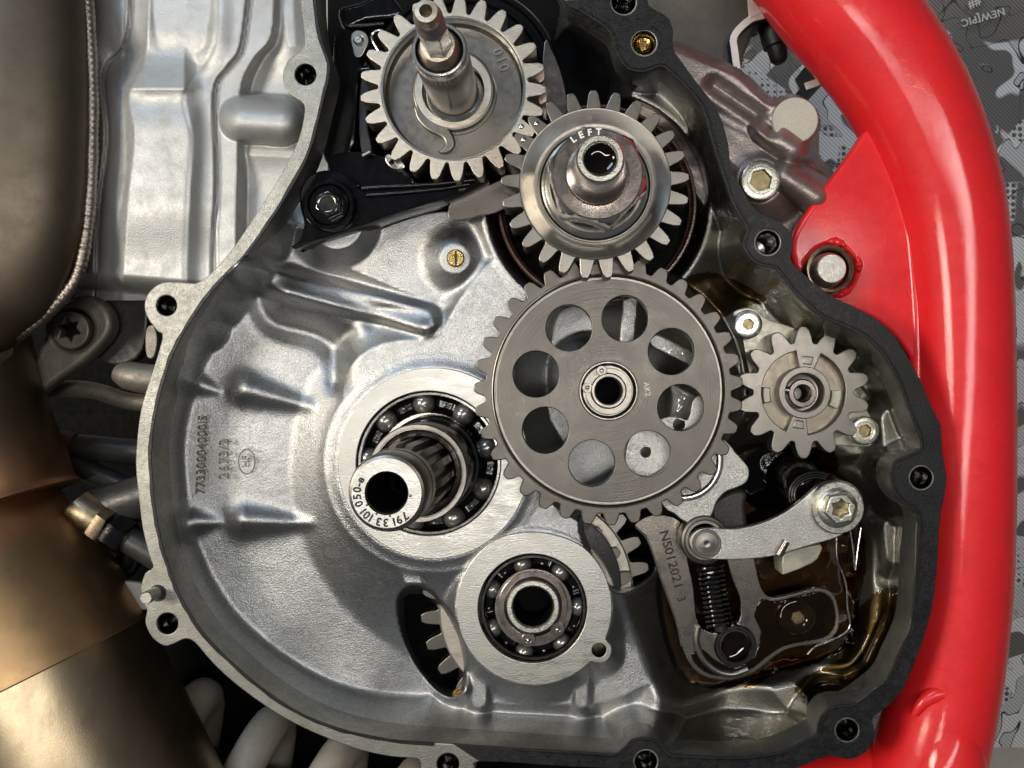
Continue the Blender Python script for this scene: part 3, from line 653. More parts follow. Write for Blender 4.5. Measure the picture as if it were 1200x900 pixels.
# ================================================================== COUNTERSHAFT
c2 = thing('countershaft', 'hollow countershaft end inside the smaller bottom bearing', 'shaft', 625, 712, -140)
lathe('tube', 624.5, 711.5, -52, [(33, -130), (33, -62), (34, -58), (32, -54), (30.5, -52), (24.5, -52), (23, -54), (23, -140)], M['steel_mid'], c2, 60)
lathe('bore', 624.5, 711.5, -52, [(22.9, -54), (22.5, -120), (.2, -121)], M['void'], c2, 40)
lathe('end_ring', 624.5, 711.5, -48, [(31, -53), (31, -49.5), (30, -48.5), (25.5, -48.5), (24.2, -50)], M['zinc'], c2, 60)
def circlip(name, label, cx, cy, z, r, w, a_gap, gap, ear, m):
    t = thing(name, label, 'circlip', cx, cy, z-3)
    outer = []; inner = []
    for i in range(61):
        a = R(a_gap+gap/2)+(2*math.pi-R(gap))*i/60; ww = w*(.72+.28*math.sin(math.pi*i/60))
        outer.append((cx+(r+ww)*math.cos(a), cy-(r+ww)*math.sin(a))); inner.append((cx+r*math.cos(a), cy-r*math.sin(a)))
    prism('ring', outer+inner[::-1], [], z, 3.5, m, t, bevel=.6)
    for s in (-1, 1):
        a = R(a_gap+s*(gap/2+6)); rr = r+ear*.62
        ex, ey = cx+rr*math.cos(a), cy-rr*math.sin(a)
        prism('ear', circ(ex, ey, ear, 20), [circ(ex, ey, ear*.38, 12)], z+.6, 4.4, m, t, bevel=.6)
        ball('ear_hole', ex, ey, z-1, ear*.36, M['wire'], t)
    return t
circlip('circlip', 'brown oily circlip with two eyelets on the countershaft', 624.5, 711.5, -60, 33.5, 8, -70, 44, 8.5, M['race'])

# ================================================================== GEARS
# ---- crankshaft and its gear
gx, gy = 531, 103
cg = thing('crankshaft_gear', 'brushed steel gear with stamped dish on the crankshaft, upper left', 'gear', gx, gy, -46)
prism('toothed_rim', gear_outline(gx, gy, 25, 88, 109, -29.8, .42, .11), [circ(gx, gy, 84.5, 90)], 0, 32, M['steel_brushed'], cg, bevel=.8)
lathe('rim_groove', gx, gy, 0, [(84.8, -44), (84.8, -.6), (84.2, -.2), (82.6, -.2), (82, -1.4), (82, -17), (80.5, -19)], M['steel_bright'], cg, 90)
lathe('dish', gx, gy, 0, [(81.5, -16), (79, -19), (50, -19), (49, -18.4), (40, -18.4), (36, -19)], M['steel_mid'], cg, 90)
hub = [(gx+48.5*math.cos(a), gy+2-48.5*math.sin(a)) for a in np.linspace(R(-92), R(200), 60)]
hub += [(483, 120), (487, 137), (496, 149), (507, 156), (516, 160), (521, 166), (519, 173), (513, 177), (518, 180), (527, 178), (533, 170), (532, 160), (527, 152)]
prism('raised_hub', cr(hub, 2), [circ(gx, gy+3, 36, 60)], -12, 8, M['steel_mid'], cg, bevel=2.4, res=2)
prism('hub_face', circ(gx, gy+2, 45, 70), [circ(gx, gy+3, 36.5, 60)], -11, 2, M['steel_brushed'], cg, bevel=.4)
text('stamped_number', '010', 586.5, 70, -18.0, 12, -68, M['stamp'], cg, depth=.5, space=1.15)
ball('timing_mark', 611, 148.5, -1, 3.8, M['wire'], cg, sq=.6)
cw = W(gx, gy+3, 0)
ck = thing('crankshaft', 'stepped crankshaft end with threaded tip leaning towards the viewer at the top', 'shaft', gx, gy, -150)
alathe('seat', [(42, -150), (42, -30), (35.4, -28), (35.4, -14), (33, -9), (29.5, -6), (29.5, -2)], M['steel_bright'], ck, 60)
alathe('collar', [(29.2, -4), (29.2, 60), (29.4, 108), (28.4, 113), (27.2, 114.5), (24.6, 114.5), (24, 112), (23.4, 108)], M['bearing'], ck, 64)
alathe('collar_rim', [(29.6, 106), (29.6, 110), (28.6, 114.6), (27.4, 115.6), (25.2, 115.6), (24.4, 113.6)], M['steel_bright'], ck, 64)
alathe('neck', [(23.4, 108), (22.4, 113), (19.4, 121), (17.4, 127), (10, 128)], M['steel_brushed'], ck, 48)
hexp = []
for i in range(48):
    a = 2*math.pi*i/48+R(10); r = 13.6/math.cos((a % (math.pi/3))-math.pi/6); hexp.append((r*math.cos(a), r*math.sin(a)))
V = []; Fc = []
for z, s in ((126, 1.02), (130, 1), (166, 1), (169, .93)): V += [(cw[0]+x*s, cw[1]+y*s, z) for x, y in hexp]
for q in range(3):
    for i in range(48): Fc.append((q*48+i, q*48+(i+1) % 48, (q+1)*48+(i+1) % 48, (q+1)*48+i))
mobj('flats', V, Fc, M['steel_bright'], ck, angle=14)
thr = [(14.2, 168)]
for i in range(9): thr += [(14.2, 169+i*2.4), (13.2, 170.2+i*2.4)]
alathe('thread', thr+[(13.4, 191), (12.6, 196), (10.6, 201), (6.2, 201.5), (5.4, 199), (5.2, 175), (.1, 174)], M['steel_brushed'], ck, 40)
# keyway mark at the foot
prism('key', [(520, 131), (532, 131), (532, 137), (520, 137)], [], -8, 8, M['ink'], ck, bevel=.4)

# ---- balancer gear (marked LEFT) with nut
gx, gy = 697.5, 216
bg_ = thing('balancer_gear', 'dished steel balancer gear held by the nut stamped LEFT', 'gear', gx, gy, -46)
prism('toothed_rim', gear_outline(gx, gy, 25, 89, 110.5, 134.2, .40, .12), [circ(gx, gy, 84, 90)], 0, 46, M['steel_mid'], bg_, bevel=.8)
lathe('dish', gx, gy, 0, [(88.8, -1), (88.8, 2.4), (88, 3.2), (86.6, 3.0), (74, -5.5), (70, -6.5), (67.5, -6.5), (66.6, -5.0), (65.4, -5.0), (64.4, -8), (62, -12), (40, -12)], M['steel_mid'], bg_, 110)
for mx, my in ((628.5, 145), (613.5, 164)): ball('timing_mark', mx, my, -.5, 3.6, M['wire'], bg_, sq=.6)
cw = W(gx, gy, 0)
nut = thing('shaft_nut', 'hexagonal flanged nut stamped LEFT at the centre of the balancer gear', 'nut', gx, gy, -8)
alathe('flange', [(63, -12), (63, -4), (61.5, -2), (58, 0), (55, 8), (53, 10)], M['steel_bright'], nut, 80)
hx = [(51/math.cos(((a+R(14)) % (math.pi/3))-math.pi/6)*math.cos(a), 51/math.cos(((a+R(14)) % (math.pi/3))-math.pi/6)*math.sin(a)) for a in np.linspace(0, 2*math.pi, 72, endpoint=False)]
V = []; Fc = []
def cl(x, y, m_): r = math.hypot(x, y); s = min(1, m_/r); return x*s, y*s
for z, m_ in ((-4, 99), (37, 99), (41, 55), (45.2, 51.5), (46.4, 50)):
    for x, y in hx: xx, yy = cl(x, y, m_); V.append((cw[0]+xx, cw[1]+yy, z))
for q in range(4):
    for i in range(72): Fc.append((q*72+i, q*72+(i+1) % 72, (q+1)*72+(i+1) % 72, (q+1)*72+i))
mobj('hexagon', V, Fc, M['steel_bright'], nut, angle=20)
alathe('top_face', [(50.2, 46.3), (49.6, 46.8), (36, 46.8), (33, 44)], M['race'], nut, 72)
arc_text('stamped_word', 'LEFT', *at(47), 47, 49.0, 131, 82, 7.6, M['scratch'], nut, depth=.3)
bs2 = thing('balancer_shaft', 'hollow balancer shaft end filled with dark oil inside the LEFT nut', 'shaft', gx, gy, -120)
alathe('shaft', [(60, -150), (60, -14), (33.5, -12), (34, 46), (35, 50), (34.4, 54), (31.5, 60), (28.5, 72), (27.6, 80), (27.2, 96), (25.4, 105), (23.6, 107), (18.6, 107), (17, 105), (16.6, 92)], M['steel_bright'], bs2, 64)
alathe('end_face', [(24.0, 106.8), (23.4, 107.4), (18.8, 107.4), (17.6, 106)], M['zinc'], bs2, 56)
alathe('oil_or_void_filling', [(17, 101), (14, 98.5), (8, 97.2), (.1, 97)], M['oil'], bs2, 40)
seal = thing('shaft_seal', 'dark brown ring around the balancer shaft seat', 'seal', 700, 238, -90)
lathe('ring', 700, 238, -75, [(117.5, -120), (117.5, -80), (116, -78), (114, -78), (112.5, -81), (112, -88), (110, -90), (109, -120)], M['seal'], seal, 90)
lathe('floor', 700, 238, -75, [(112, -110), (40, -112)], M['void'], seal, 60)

# ---- large idle gear with eight holes
gx, gy = 713, 458
ZB = -30
ig = thing('idler_gear', 'large dark steel gear with eight round holes in the middle', 'gear', gx, gy, ZB-20)
holes = [circ(gx+87*math.cos(R(32+45*i)), gy-87*math.sin(R(32+45*i)), 27.2, 44) for i in range(8)]
prism('web', circ(gx, gy, 131.5, 120), holes+[circ(gx, gy, 34.5, 50)], ZB, 15, M['idler_steel'], ig, bevel=.8)
prism('toothed_rim', gear_outline(gx, gy, 35, 144.5, 158, 178.7, .40, .13), [circ(gx, gy, 136.4, 120)], ZB, 20, M['idler_steel'], ig, bevel=1.2)
lathe('groove', gx, gy, ZB, [(137, ZB-12), (136.8, ZB+.2), (135.8, ZB+.5), (135, ZB-3), (134, ZB-5), (133, ZB-5), (132.4, ZB-2), (132, ZB+.4), (131, ZB+.3), (131, ZB-12)], M['steel_mid'], ig, 130)
lathe('hub', gx, gy, ZB, [(34.8, ZB-15), (34.8, ZB+1), (34, ZB+2), (32.6, ZB+2), (31.6, ZB), (31, ZB-6), (29.5, ZB-7), (20, ZB-7), (19.5, ZB-15)], M['steel_mid'], ig, 64)
arc_text('stamped_number', 'J33003EVO-A', gx, gy, ZB+.3, 45.5, 214, 152, 5.2, M['stamp'], ig, depth=.25)
text('stamped_letters', 'AK2', 758, 456, ZB+.3, 6.4, -82, M['steel_brushed'], ig, depth=.25)
ip = thing('idler_pin', 'hollow pin carrying the large eight-hole gear', 'pin', gx, gy, ZB-60)
lathe('tube', gx, gy, ZB, [(20.5, ZB-60), (20.5, ZB+3), (19.5, ZB+4.5), (17, ZB+4.5), (15.6, ZB+3), (15.3, ZB-30)], M['steel_mid'], ip, 48)
lathe('oil_or_void_filling', gx, gy, ZB, [(15.5, ZB-29), (15, ZB-60), (.1, ZB-61)], M['void'], ip, 32)  # black lining paints the open bore dark, no oil in it
circlip('circlip', 'steel circlip with two eyelets at the hub of the eight-hole gear', gx, gy, ZB+1, 20.8, 7.5, 140, 52, 6.2, M['steel_mid'])
# gearbox wheels glimpsed through the openings
def small_teeth(name, label, cx, cy, z, n, rr, rt, ph, m):
    t = thing(name, label, 'gear', cx, cy, z-30)
    prism('toothed_rim', gear_outline(cx, cy, n, rr, rt, ph, .33, .12), [circ(cx, cy, rr*.6, 60)], z, 30, m, t, bevel=.8)
    lathe('wheel_face', cx, cy, z, [(rr-1, z-2), (rr-1.5, z+3), (rr-3, z+4), (rr*.3, z+4)], M['dull_face'], t, 80)
    return t
small_teeth('gearbox_wheel', 'pale gearbox wheel glimpsed through the curved slot left of the bottom bearing', 620, 716, -120, 24, 106, 127, 4, M['steel_dark'])
small_teeth('gearbox_wheel', 'pale gearbox wheel teeth seen in the opening left of the NS012021 plate', 636, 686, -135, 24, 106, 126, 10, M['steel_mid'])
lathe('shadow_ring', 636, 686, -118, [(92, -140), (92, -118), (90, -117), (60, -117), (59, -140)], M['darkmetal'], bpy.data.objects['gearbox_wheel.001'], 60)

# ---- oil pump
pp = thing('pump_plate', 'pale metal oil pump cover plate behind the small gear', 'plate', 942, 460, -108)
prism('plate', cr([(858,372),(868,362),(884,362),(900,374),(930,384),(962,400),(984,424),(1000,450),(1018,484),(1032,500),(1030,514),(1018,523),(975,522),(935,524),(900,506),(878,472),(862,420)], 3), [], -88, 18, M['cream'], pp, bevel=1.6)
ball('locating_pip', 864, 423, -88, 6, M['cream'], pp, sq=.5)
gx, gy = 942, 460; ZP = -52
pg = thing('pump_gear', 'small fourteen-tooth oil pump gear with spoked hub on the right', 'gear', gx, gy, ZP-26)
def arcpoly(r0, r1, a0, a1, n=14):
    return [(gx+r1*math.cos(R(a0+(a1-a0)*i/n)), gy-r1*math.sin(R(a0+(a1-a0)*i/n))) for i in range(n+1)]+[(gx+r0*math.cos(R(a1+(a0-a1)*i/n)), gy-r0*math.sin(R(a1+(a0-a1)*i/n))) for i in range(n+1)]
prism('toothed_rim', gear_outline(gx, gy, 14, 59, 77.5, 90, .42, .10), [arcpoly(30, 49.5, 100, 246), arcpoly(30, 49.5, -84, 66), circ(gx, gy, 23, 40)], ZP, 24, M['steel_mid'], pg, bevel=1.1)
lathe('pocket_floor', gx, gy, ZP, [(52, ZP-14), (24, ZP-14)], M['dull_tan'], pg, 60)
lathe('hub', gx, gy, ZP, [(30.5, ZP-12), (30.5, ZP+2.5), (29.6, ZP+3.5), (23.6, ZP+3.5), (22.4, ZP+2), (21.6, ZP-16), (12, ZP-18)], M['steel_mid'], pg, 56)
prism('lug', arcpoly(39, 48, 172, 196, 6), [], ZP-6, 10, M['steel_mid'], pg, bevel=1.4)
prism('lug', arcpoly(33, 44, -26, 4, 6), [], ZP-6, 10, M['cream'], pg, bevel=1.4)
prism('lug', arcpoly(33, 43, 74, 92, 5), [], ZP+1.2, 4, M['steel_mid'], pg, bevel=1.4)
prism('lug', arcpoly(33, 43, 252, 270, 5), [], ZP+1.2, 4, M['steel_mid'], pg, bevel=1.4)
pin = thing('pump_shaft', 'brown hollow pump shaft end in the small gear', 'shaft', gx, gy, ZP-50)
lathe('tube', gx-1, gy+1, ZP, [(17, ZP-40), (17, ZP-3), (15.5, ZP-1), (11, ZP-1), (9, ZP-4), (8.4, ZP-12)], M['race'], pin, 40)
lathe('bore', gx-1, gy+1, ZP, [(8.8, ZP-7), (8.4, ZP-12), (8.4, ZP-40), (.1, ZP-41)], M['void'], pin, 28)
tube('cross_pin', Wp([(919, 457, ZP-6), (927, 458, ZP-6)]), 5, M['race'], pin, segs=12)
def socket_screw(name, label, cx, cy, z, r, rs, h, m=None, sides=6):
    t = thing(name, label, 'screw', cx, cy, z-h)
    sock = circ(cx, cy, rs, 6, R(15)) if sides == 6 else [(cx+(rs if i % 2 else rs*.72)*math.cos(2*math.pi*i/12), cy-(rs if i % 2 else rs*.72)*math.sin(2*math.pi*i/12)) for i in range(12)]
    lathe('head', cx, cy, z, [(r*.96, z-h), (r, z-h+1), (r, z-2.6), (r-1.2, z-.8), (r-3, z), (rs+3.2, z), (rs+1.6, z-1.2)], m or M['zinc'], t, 44)
    prism('socket_rim', circ(cx, cy, rs+3.4, 30), [sock], z-.6, 3, m or M['zinc'], t, bevel=.5)
    prism('socket', circ(cx, cy, rs+1.5, 24), [], z-6, 2, M['socket'], t, bevel=.3)
    return t
socket_screw('socket_screw', 'shiny socket screw at the upper left corner of the pump plate', 877, 380, -68, 17, 7, 20, M['steel_bright'])
socket_screw('socket_screw', 'dull socket screw at the lower right corner of the pump plate', 1014, 505, -66, 17, 8, 22, M['zinc'])

# ================================================================== SHIFT MECHANISM
st = thing('shift_star', 'pale scalloped shift star plate peeping from under the large gear', 'shift star', 830, 560, -80)
prism('plate', cr([(842,514),(856,522),(862,530),(876,546),(878,556),(874,566),(862,572),(850,577),(840,588),(834,604),(822,612),(804,612),(790,602),(778,594),(760,560),(800,520)], 3), [], -62, 10, M['steel_cast'], st, bevel=1.4)
tube('inner_ring', Wp([(800+44*math.cos(R(a)), 540-44*math.sin(R(a)), -58) for a in range(-92, 22, 6)]), 4, M['steel_bright'], st, segs=10, flat=.5)
prism('inner_plate', cr([(735,520),(752,500),(785,488),(806,492),(812,470),(822,466),(836,500),(842,530),(800,575),(750,570),(734,550)], 3), [circ(757,530,6,16), circ(796,498,7,18)], -59, 8, M['steel_cast'], st, bevel=1)
cam_ = thing('dark_cam', 'dark grey shift drum cam behind the lever', 'cam', 862, 606, -110)
prism('body', cr([(836,590),(852,578),(868,574),(876,580),(874,594),(876,625),(862,640),(842,640),(834,616)], 3), [], -72, 40, M['darkmetal'], cam_, bevel=6, res=3)
sp_ = thing('selector_plate', 'U-shaped steel selector plate stamped NS012021 3', 'plate', 860, 710, -104)
prism('plate', cr([(744,616),(754,607),(768,603),(790,606),(801,618),(804,640),(807,662),(813,690),(816,722),(824,738),(846,742),(866,728),(868,714),(867,699),(858,678),(851,650),(853,640),(878,640),(884,656),(889,680),(895,694),(906,701),(930,696),(953,690),(969,691),(980,703),(984,726),(980,742),(967,752),(940,757),(920,762),(900,775),(884,788),(857,797),(831,795),(812,783),(800,760),(794,733),(785,706),(774,676),(762,640),(756,627)], 2), [circ(862, 757, 17, 36)], -92, 9, M['oily_steel'], sp_, bevel=1.2)
prism('oil_film', cr([(892,702),(906,705),(930,700),(953,694),(967,695),(977,705),(980,726),(976,739),(965,748),(940,753),(918,758),(898,771),(882,784),(857,793),(833,791),(818,782),(810,768),(822,760),(836,772),(860,783),(884,768),(892,740),(884,722)], 2), [], -89.5, 3.5, M['oil_clear'], sp_, bevel=1.7, res=3)
tube('bright_edge', Wp([(x, y, -93.5) for x, y in cr([(745,617),(756,628),(763,642),(774,676),(785,706),(794,733),(799,757)], 4, False)]), 1.5, M['wire'], sp_, segs=8)
text('stamped_code', 'NS012021', 786.5, 656, -91.8, 10.5, -75, M['ink'], sp_, depth=.2, sx=1.12)
text('stamped_code', '3', 798, 702, -91.8, 9.5, -75, M['ink'], sp_, depth=.2)
lathe('socket_ring', 862, 757, -88, [(25, -100), (25, -90), (23.5, -87.5), (19.5, -87.5), (18, -90), (17.4, -106)], M['bearing'], sp_, 48)
lathe('oil_or_void_filling', 862, 757, -88, [(17.6, -96), (12, -99), (.1, -100)], M['oil'], sp_, 32)
tube('collar', Wp([(x, y, -90) for x, y in cr([(818,735),(816,752),(824,772),(840,786),(858,790),(876,784)], 5, False)]), 4.5, M['steel_mid'], sp_, segs=10)
# coil spring lying in the slot of the plate
hs = thing('coil_spring', 'small oily dark coil spring in the slot of the selector plate', 'spring', 839, 700, -110)
pts = []
for i in range(13*14+1):
    u = i/(13*14); a = 2*math.pi*i/14; cx = 832+12*u; cy = 664+72*u
    pts.append(W(cx+15*math.cos(a), cy-1.5*math.cos(a), -88+15*math.sin(a)))
tube('wire', pts, 2.3, M['spring'], hs, segs=8)
tube('core', Wp([(832, 662, -92), (845, 738, -92)]), 9, M['black_matt'], hs, segs=14)
# oil in the bottom of the pit
X, Y = grid(770, 1012, 520, 806, 3)
op = sd_poly(X, Y, cr([(868,545),(900,530),(930,545),(985,575),(1002,640),(1000,720),(984,760),(900,782),(880,792),(830,800),(786,760),(775,690),(780,650),(820,600)], 3))
Zo = -143+2.0*vnoise(X, Y, 26)
oilp = relief('oil_pool', X, Y, Zo, op > -10, M['oil_clear']); tag(oilp, 'dark brown engine oil pooled under the shift lever', 'oil', kind='thing')
# stopper plate and its screw, drowned in oil
socket_screw('socket_screw', 'oily dark socket screw on the right foot of the selector plate', 935, 724, -82, 22, 8, 14, M['oil'])
# lever
lv_ = thing('detent_lever', 'curved steel detent lever with a roller end and bolted right end', 'lever', 905, 620, -66)
prism('arm', cr([(808,636),(812,626),(821,620),(836,619),(862,620),(890,614),(914,604),(936,589),(953,574),(966,566),(982,563),(998,567),(1010,580),(1012,598),(1004,614),(990,625),(972,633),(943,641),(910,651),(880,655),(850,656),(828,655),(815,650)], 3), [], -46, 10, M['steel_cast'], lv_, bevel=1.3)
lathe('roller', 827, 634, -52, [(29, -80), (29, -60), (27.5, -57), (25, -56), (24, -58), (23, -57), (20, -57)], M['steel_mid'], lv_, 56)
lathe('rivet', 828, 637, -46, [(17, -47), (17, -44.6), (16, -43.6), (14.6, -43.6), (13.6, -44.6), (8, -44.4), (5, -43.8), (2.5, -44), (.1, -45)], M['steel_mid'], lv_, 44)
tube('stop_pin', Wp([(912, 650, -42), (921, 634, -42)]), 5.5, M['race'], lv_, segs=12)
bt = thing('flange_bolt', 'zinc plated flange bolt with star socket at the right end of the lever', 'bolt', 982, 595, -46)
zb = -22
lathe('washer', 982, 595, -36, [(31, -46), (31, -37), (29.6, -35.5), (20, -35.5)], M['zinc'], bt, 56)
lathe('flange', 983, 596, -30, [(24, -36), (23, -32), (19, -29.5), (14, -29)], M['zinc'], bt, 48)
prism('hexagon', circ(985.5, 596.5, 19, 6, R(12)), [[(986+(11 if i % 2 else 7.6)*math.cos(2*math.pi*i/12), 596.5-(11 if i % 2 else 7.6)*math.sin(2*math.pi*i/12)) for i in range(12)]], zb+6, 24, M['zinc'], bt, bevel=1.8, res=2)
lathe('star_socket', 986, 596.5, zb, [(12, zb-2), (.1, zb-3)], M['socket'], bt, 24)
blk = thing('stop_block', 'small pale metal stop block under the lever', 'block', 938, 655, -124)
prism('block', cr([(917,652),(930,645),(962,638),(961,650),(952,660),(921,673),(917,670)], 2), [], -84, 40, M['cream'], blk, bevel=2)
rs_ = thing('bright_wire', 'thin bright wire and V-shaped spring leg beside the oil', 'spring', 985, 690, -120)
tube('wire', Wp([(x, y, -92) for x, y in cr([(980,630),(981,655),(988,674),(992,690),(993,712),(996,732),(988,743),(970,752),(955,758),(946,767)], 5, False)]), 1.5, M['wire'], rs_, segs=8)  # thin bright line running down beside the oil
tube('leg', Wp([(x, y, -78) for x, y in cr([(996,618),(1000,645),(1002,668),(1005,645),(1009,618)], 4, False)]), 1.4, M['wire'], rs_, segs=8)
am = thing('amber_oil', 'drip of clear amber oil below the bolted lever end', 'oil', 990, 660, -120)
X, Y = grid(968, 1010, 628, 692, 2); so = sd_taper(X, Y, (990, 640), (994, 674), 13, 10)
relief('drop', X, Y, -100+14*np.sqrt(np.clip(-so/12, 0, 1)), so < 0, M['oil_amber'], am)
# hub behind the lever bolt
ph_ = thing('spring_post', 'ribbed post with a wound spring behind the lever bolt', 'post', 945, 566, -120)
lathe('post', 944, 566, -80, [(32, -150), (30, -112), (26, -102), (22, -98), (18, -98), (16, -102), (.1, -104)], M['spring'], ph_, 40)
for i in range(3):
    tube('winding', Wp([(955+(24+3*i)*math.cos(a), 580-(20+3*i)*math.sin(a), -70-4*i) for a in np.linspace(R(60), R(200), 18)]), 2.2, M['bearing'], ph_, segs=8)
# oil films that follow the casting
def film(label, pts, t, m):
    sdv = sd_poly(XI, YI, cr(pts, 3))+2.5*vnoise(XI, YI, 18); o = relief('oil_film', XI, YI, ZI+.4+t*np.sqrt(np.clip(sdv/9, 0, 1)), (sdv > 0) & (ZI > -176), m)
    return tag(o, label, 'oil', kind='thing')
film('amber oil streak running down the right wall beside the lever bolt', [(990,612),(1006,606),(1014,640),(1012,684),(1000,704),(990,690),(986,650)], 3, M['oil_amber'])
film('amber oil puddle just below the small pump gear', [(905,528),(935,520),(972,524),(985,545),(968,562),(930,556),(908,548)], 3, M['oil_amber'])
film('oil streak spilling over the lower edge of the shift pocket', [(872,806),(884,792),(902,776),(930,768),(960,772),(940,784),(908,790),(888,804)], 3, M['oil_amber'])
film('thin oil film on the right-hand floor of the case', [(1000,720),(1030,690),(1056,690),(1050,740),(1030,780),(990,812),(950,830),(930,800),(985,770)], 2, M['oil_film'])
film('thin brown oil film on the wall above the pump plate', [(800,330),(830,318),(870,330),(900,352),(868,362),(846,372),(826,356)], 2.5, M['oil_film'])
# oil film blobs on the case walls
for i, (x, y, z, r, q, lb) in enumerate([(737, 815, -96, 8, .35, 'lower drop of oil under the small bearing, nearer the middle'), (537, 814, -96, 7, .35, 'small drop of oil at the foot of the curved slot')]):
    o = ball('oil_drop', x if i else 656, y, z, r, M['amber'], None, sq=q); tag(o, lb, 'oil')

# ================================================================== TENSIONER, CHAIN AND PLASTIC GUIDES (upper left)
ta = thing('tensioner_arm', 'glossy black plastic tensioner arm bolted at its left end', 'tensioner', 430, 235, -60)
prism('arm', cr([(340,289),(350,282),(356,262),(351,240),(352,222),(362,206),(380,199),(400,202),(416,214),(424,222),(470,217),(530,213),(560,209),(572,210),(556,219),(527,232),(470,248),(414,268),(384,278),(360,284)], 3), [], -26, 40, M['black'], ta, bevel=2)
tube('ridge', Wp([(x, y, -24) for x, y in [(424,221),(450,219),(475,218),(520,215),(556,211)]]), 3.0, M['black'], ta, segs=10)
tube('ridge', Wp([(x, y, -24) for x, y in [(430,229),(470,226),(520,221),(550,216)]]), 2.4, M['black'], ta, segs=10)
lathe('boss', 385, 240, -16, [(31, -60), (31, -20), (29, -16), (25, -16), (24, -20)], M['black'], ta, 48)
tb = thing('hex_bolt', 'dark oily hexagon bolt holding the black tensioner arm', 'bolt', 385, 240, -24)
lathe('washer', 385, 240, -18, [(23, -26), (23, -19), (21.5, -18), (14, -18)], M['black'], tb, 40)
prism('hexagon', circ(383, 238, 16, 6, R(25)), [], -4, 16, M['bearing'], tb, bevel=2.2, res=2)
lathe('head_dish', 383, 238, -3, [(12.5, -4), (11.5, -3), (9, -4.2), (.1, -4.6)], M['bearing'], tb, 28)
gd = thing('chain_guide', 'black plastic chain guide behind the crankshaft gear', 'chain guide', 420, 120, -150)
prism('wall', cr([(392,40),(410,34),(424,60),(420,100),(418,140),(410,178),(382,190),(378,160),(386,120),(390,80)], 3), [], -60, 60, M['black'], gd, bevel=3)
prism('shelf', cr([(384,186),(400,178),(430,178),(456,186),(476,200),(484,216),(440,222),(410,216),(388,204)], 3), [], -36, 24, M['black'], gd, bevel=2.5)
prism('rail', cr([(428,70),(434,100),(430,140),(436,178),(424,180),(420,140),(422,100)], 3), [], -44, 40, M['black_matt'], gd, bevel=2)
prism('cap', cr([(396,10),(420,2),(450,-10),(470,8),(466,20),(430,24),(404,34)], 3), [], -60, 40, M['black'], gd, bevel=6, res=3)
tube('edge', Wp([(409,31,-40),(430,30,-40),(450,28,-40)]), 2.6, M['black'], gd, segs=10)
tube('knuckle', Wp([(424,84,-50),(434,84,-50),(441,87,-50)]), [7, 9, 4], M['black'], gd, segs=14)
shade_ = thing('rotor_disc', 'glossy black rotor behind the right side of the crankshaft gear', 'rotor', 545, 85, -140)
lathe('rim', 545, 92, -60, [(112, -140), (112, -66), (109, -61), (104, -61), (102, -66), (98, -67), (96, -62), (92, -62), (90, -68), (40, -72)], M['black'], shade_, 90)
lk = thing('chain_link', 'pale link plate with a pin, left of the crankshaft gear', 'chain link', 420, 48, -50)
prism('plate', cr([(420,35),(429,39),(432,48),(428,58),(423,66),(416,66),(413,56),(411,46),(413,38)], 3), [circ(420, 47, 5.5, 20)], -38, 6, M['steel_mid'], lk, bevel=1)
lathe('pin', 420, 47, -36, [(5, -44), (5, -36), (4, -34.5), (.1, -34.5)], M['steel_bright'], lk, 20)
hk = thing('hook_spring', 'bent hook of thin spring steel beside the crankshaft gear teeth', 'spring', 445, 50, -44)
tube('strip', Wp([(x, y, -34) for x, y in cr([(447,65),(442,57),(437,48),(436,41),(441,36),(448,36),(453,41)], 5, False)]), 1.6, M['wire'], hk, segs=8)
lk2 = thing('chain_link', 'shiny chain link peeping out below the crankshaft gear', 'chain link', 458, 190, -50)
prism('plate', cr([(451,184),(456,180),(464,186),(470,180),(474,196),(462,198),(454,192)], 3), [circ(459, 190, 3, 14)], -30, 6, M['steel_bright'], lk2, bevel=1)
tube('pin', Wp([(425,183,-28),(434,178,-28)]), 3, M['steel_mid'], lk2, segs=10)
sg = thing('steel_sector', 'plain grey steel blade behind the teeth of the LEFT gear', 'blade', 565, 240, -62)
prism('blade', cr([(526,256),(528,236),(545,228),(575,216),(604,204),(612,222),(598,240),(578,250),(560,253),(545,257)], 3), [], -52, 8, M['steel_dark'], sg, bevel=.8)
sg2 = thing('steel_sector', 'dark brown steel blade standing between the two upper gears', 'blade', 650, 110, -60)
prism('blade', cr([(638,50),(646,58),(654,75),(660,95),(664,118),(662,135),(644,140),(634,130)], 3), [], -40, 8, M['race'], sg2, bevel=.8)

# ================================================================== OUTSIDE, LEFT: silver crankcase half, exhaust, bracket, fittings
X, Y = grid(60, 384, -24, 352, 2.0)
Zc = -92+1.0*vnoise(X, Y, 70)
def left_of(pts):
    pp_ = cr(pts, 5, False); ys = np.array([p[1] for p in pp_]); xs = np.array([p[0] for p in pp_]); o = np.argsort(ys)
    return np.interp(Y, ys[o], xs[o])-X
l2 = left_of([(322,-30),(318,40),(296,70),(281,108),(278,200),(276,300),(274,360)])
l1 = left_of([(294,-30),(284,52),(268,78),(252,108),(254,210),(250,290),(250,360)])
l0 = left_of([(154,-30),(149,45),(122,86),(126,160),(116,250),(112,360)])
Zc = boss(Zc, -l2, -66, 2.2, 3)
Zc = boss(Zc, -l1, -58, 2.2, 4)
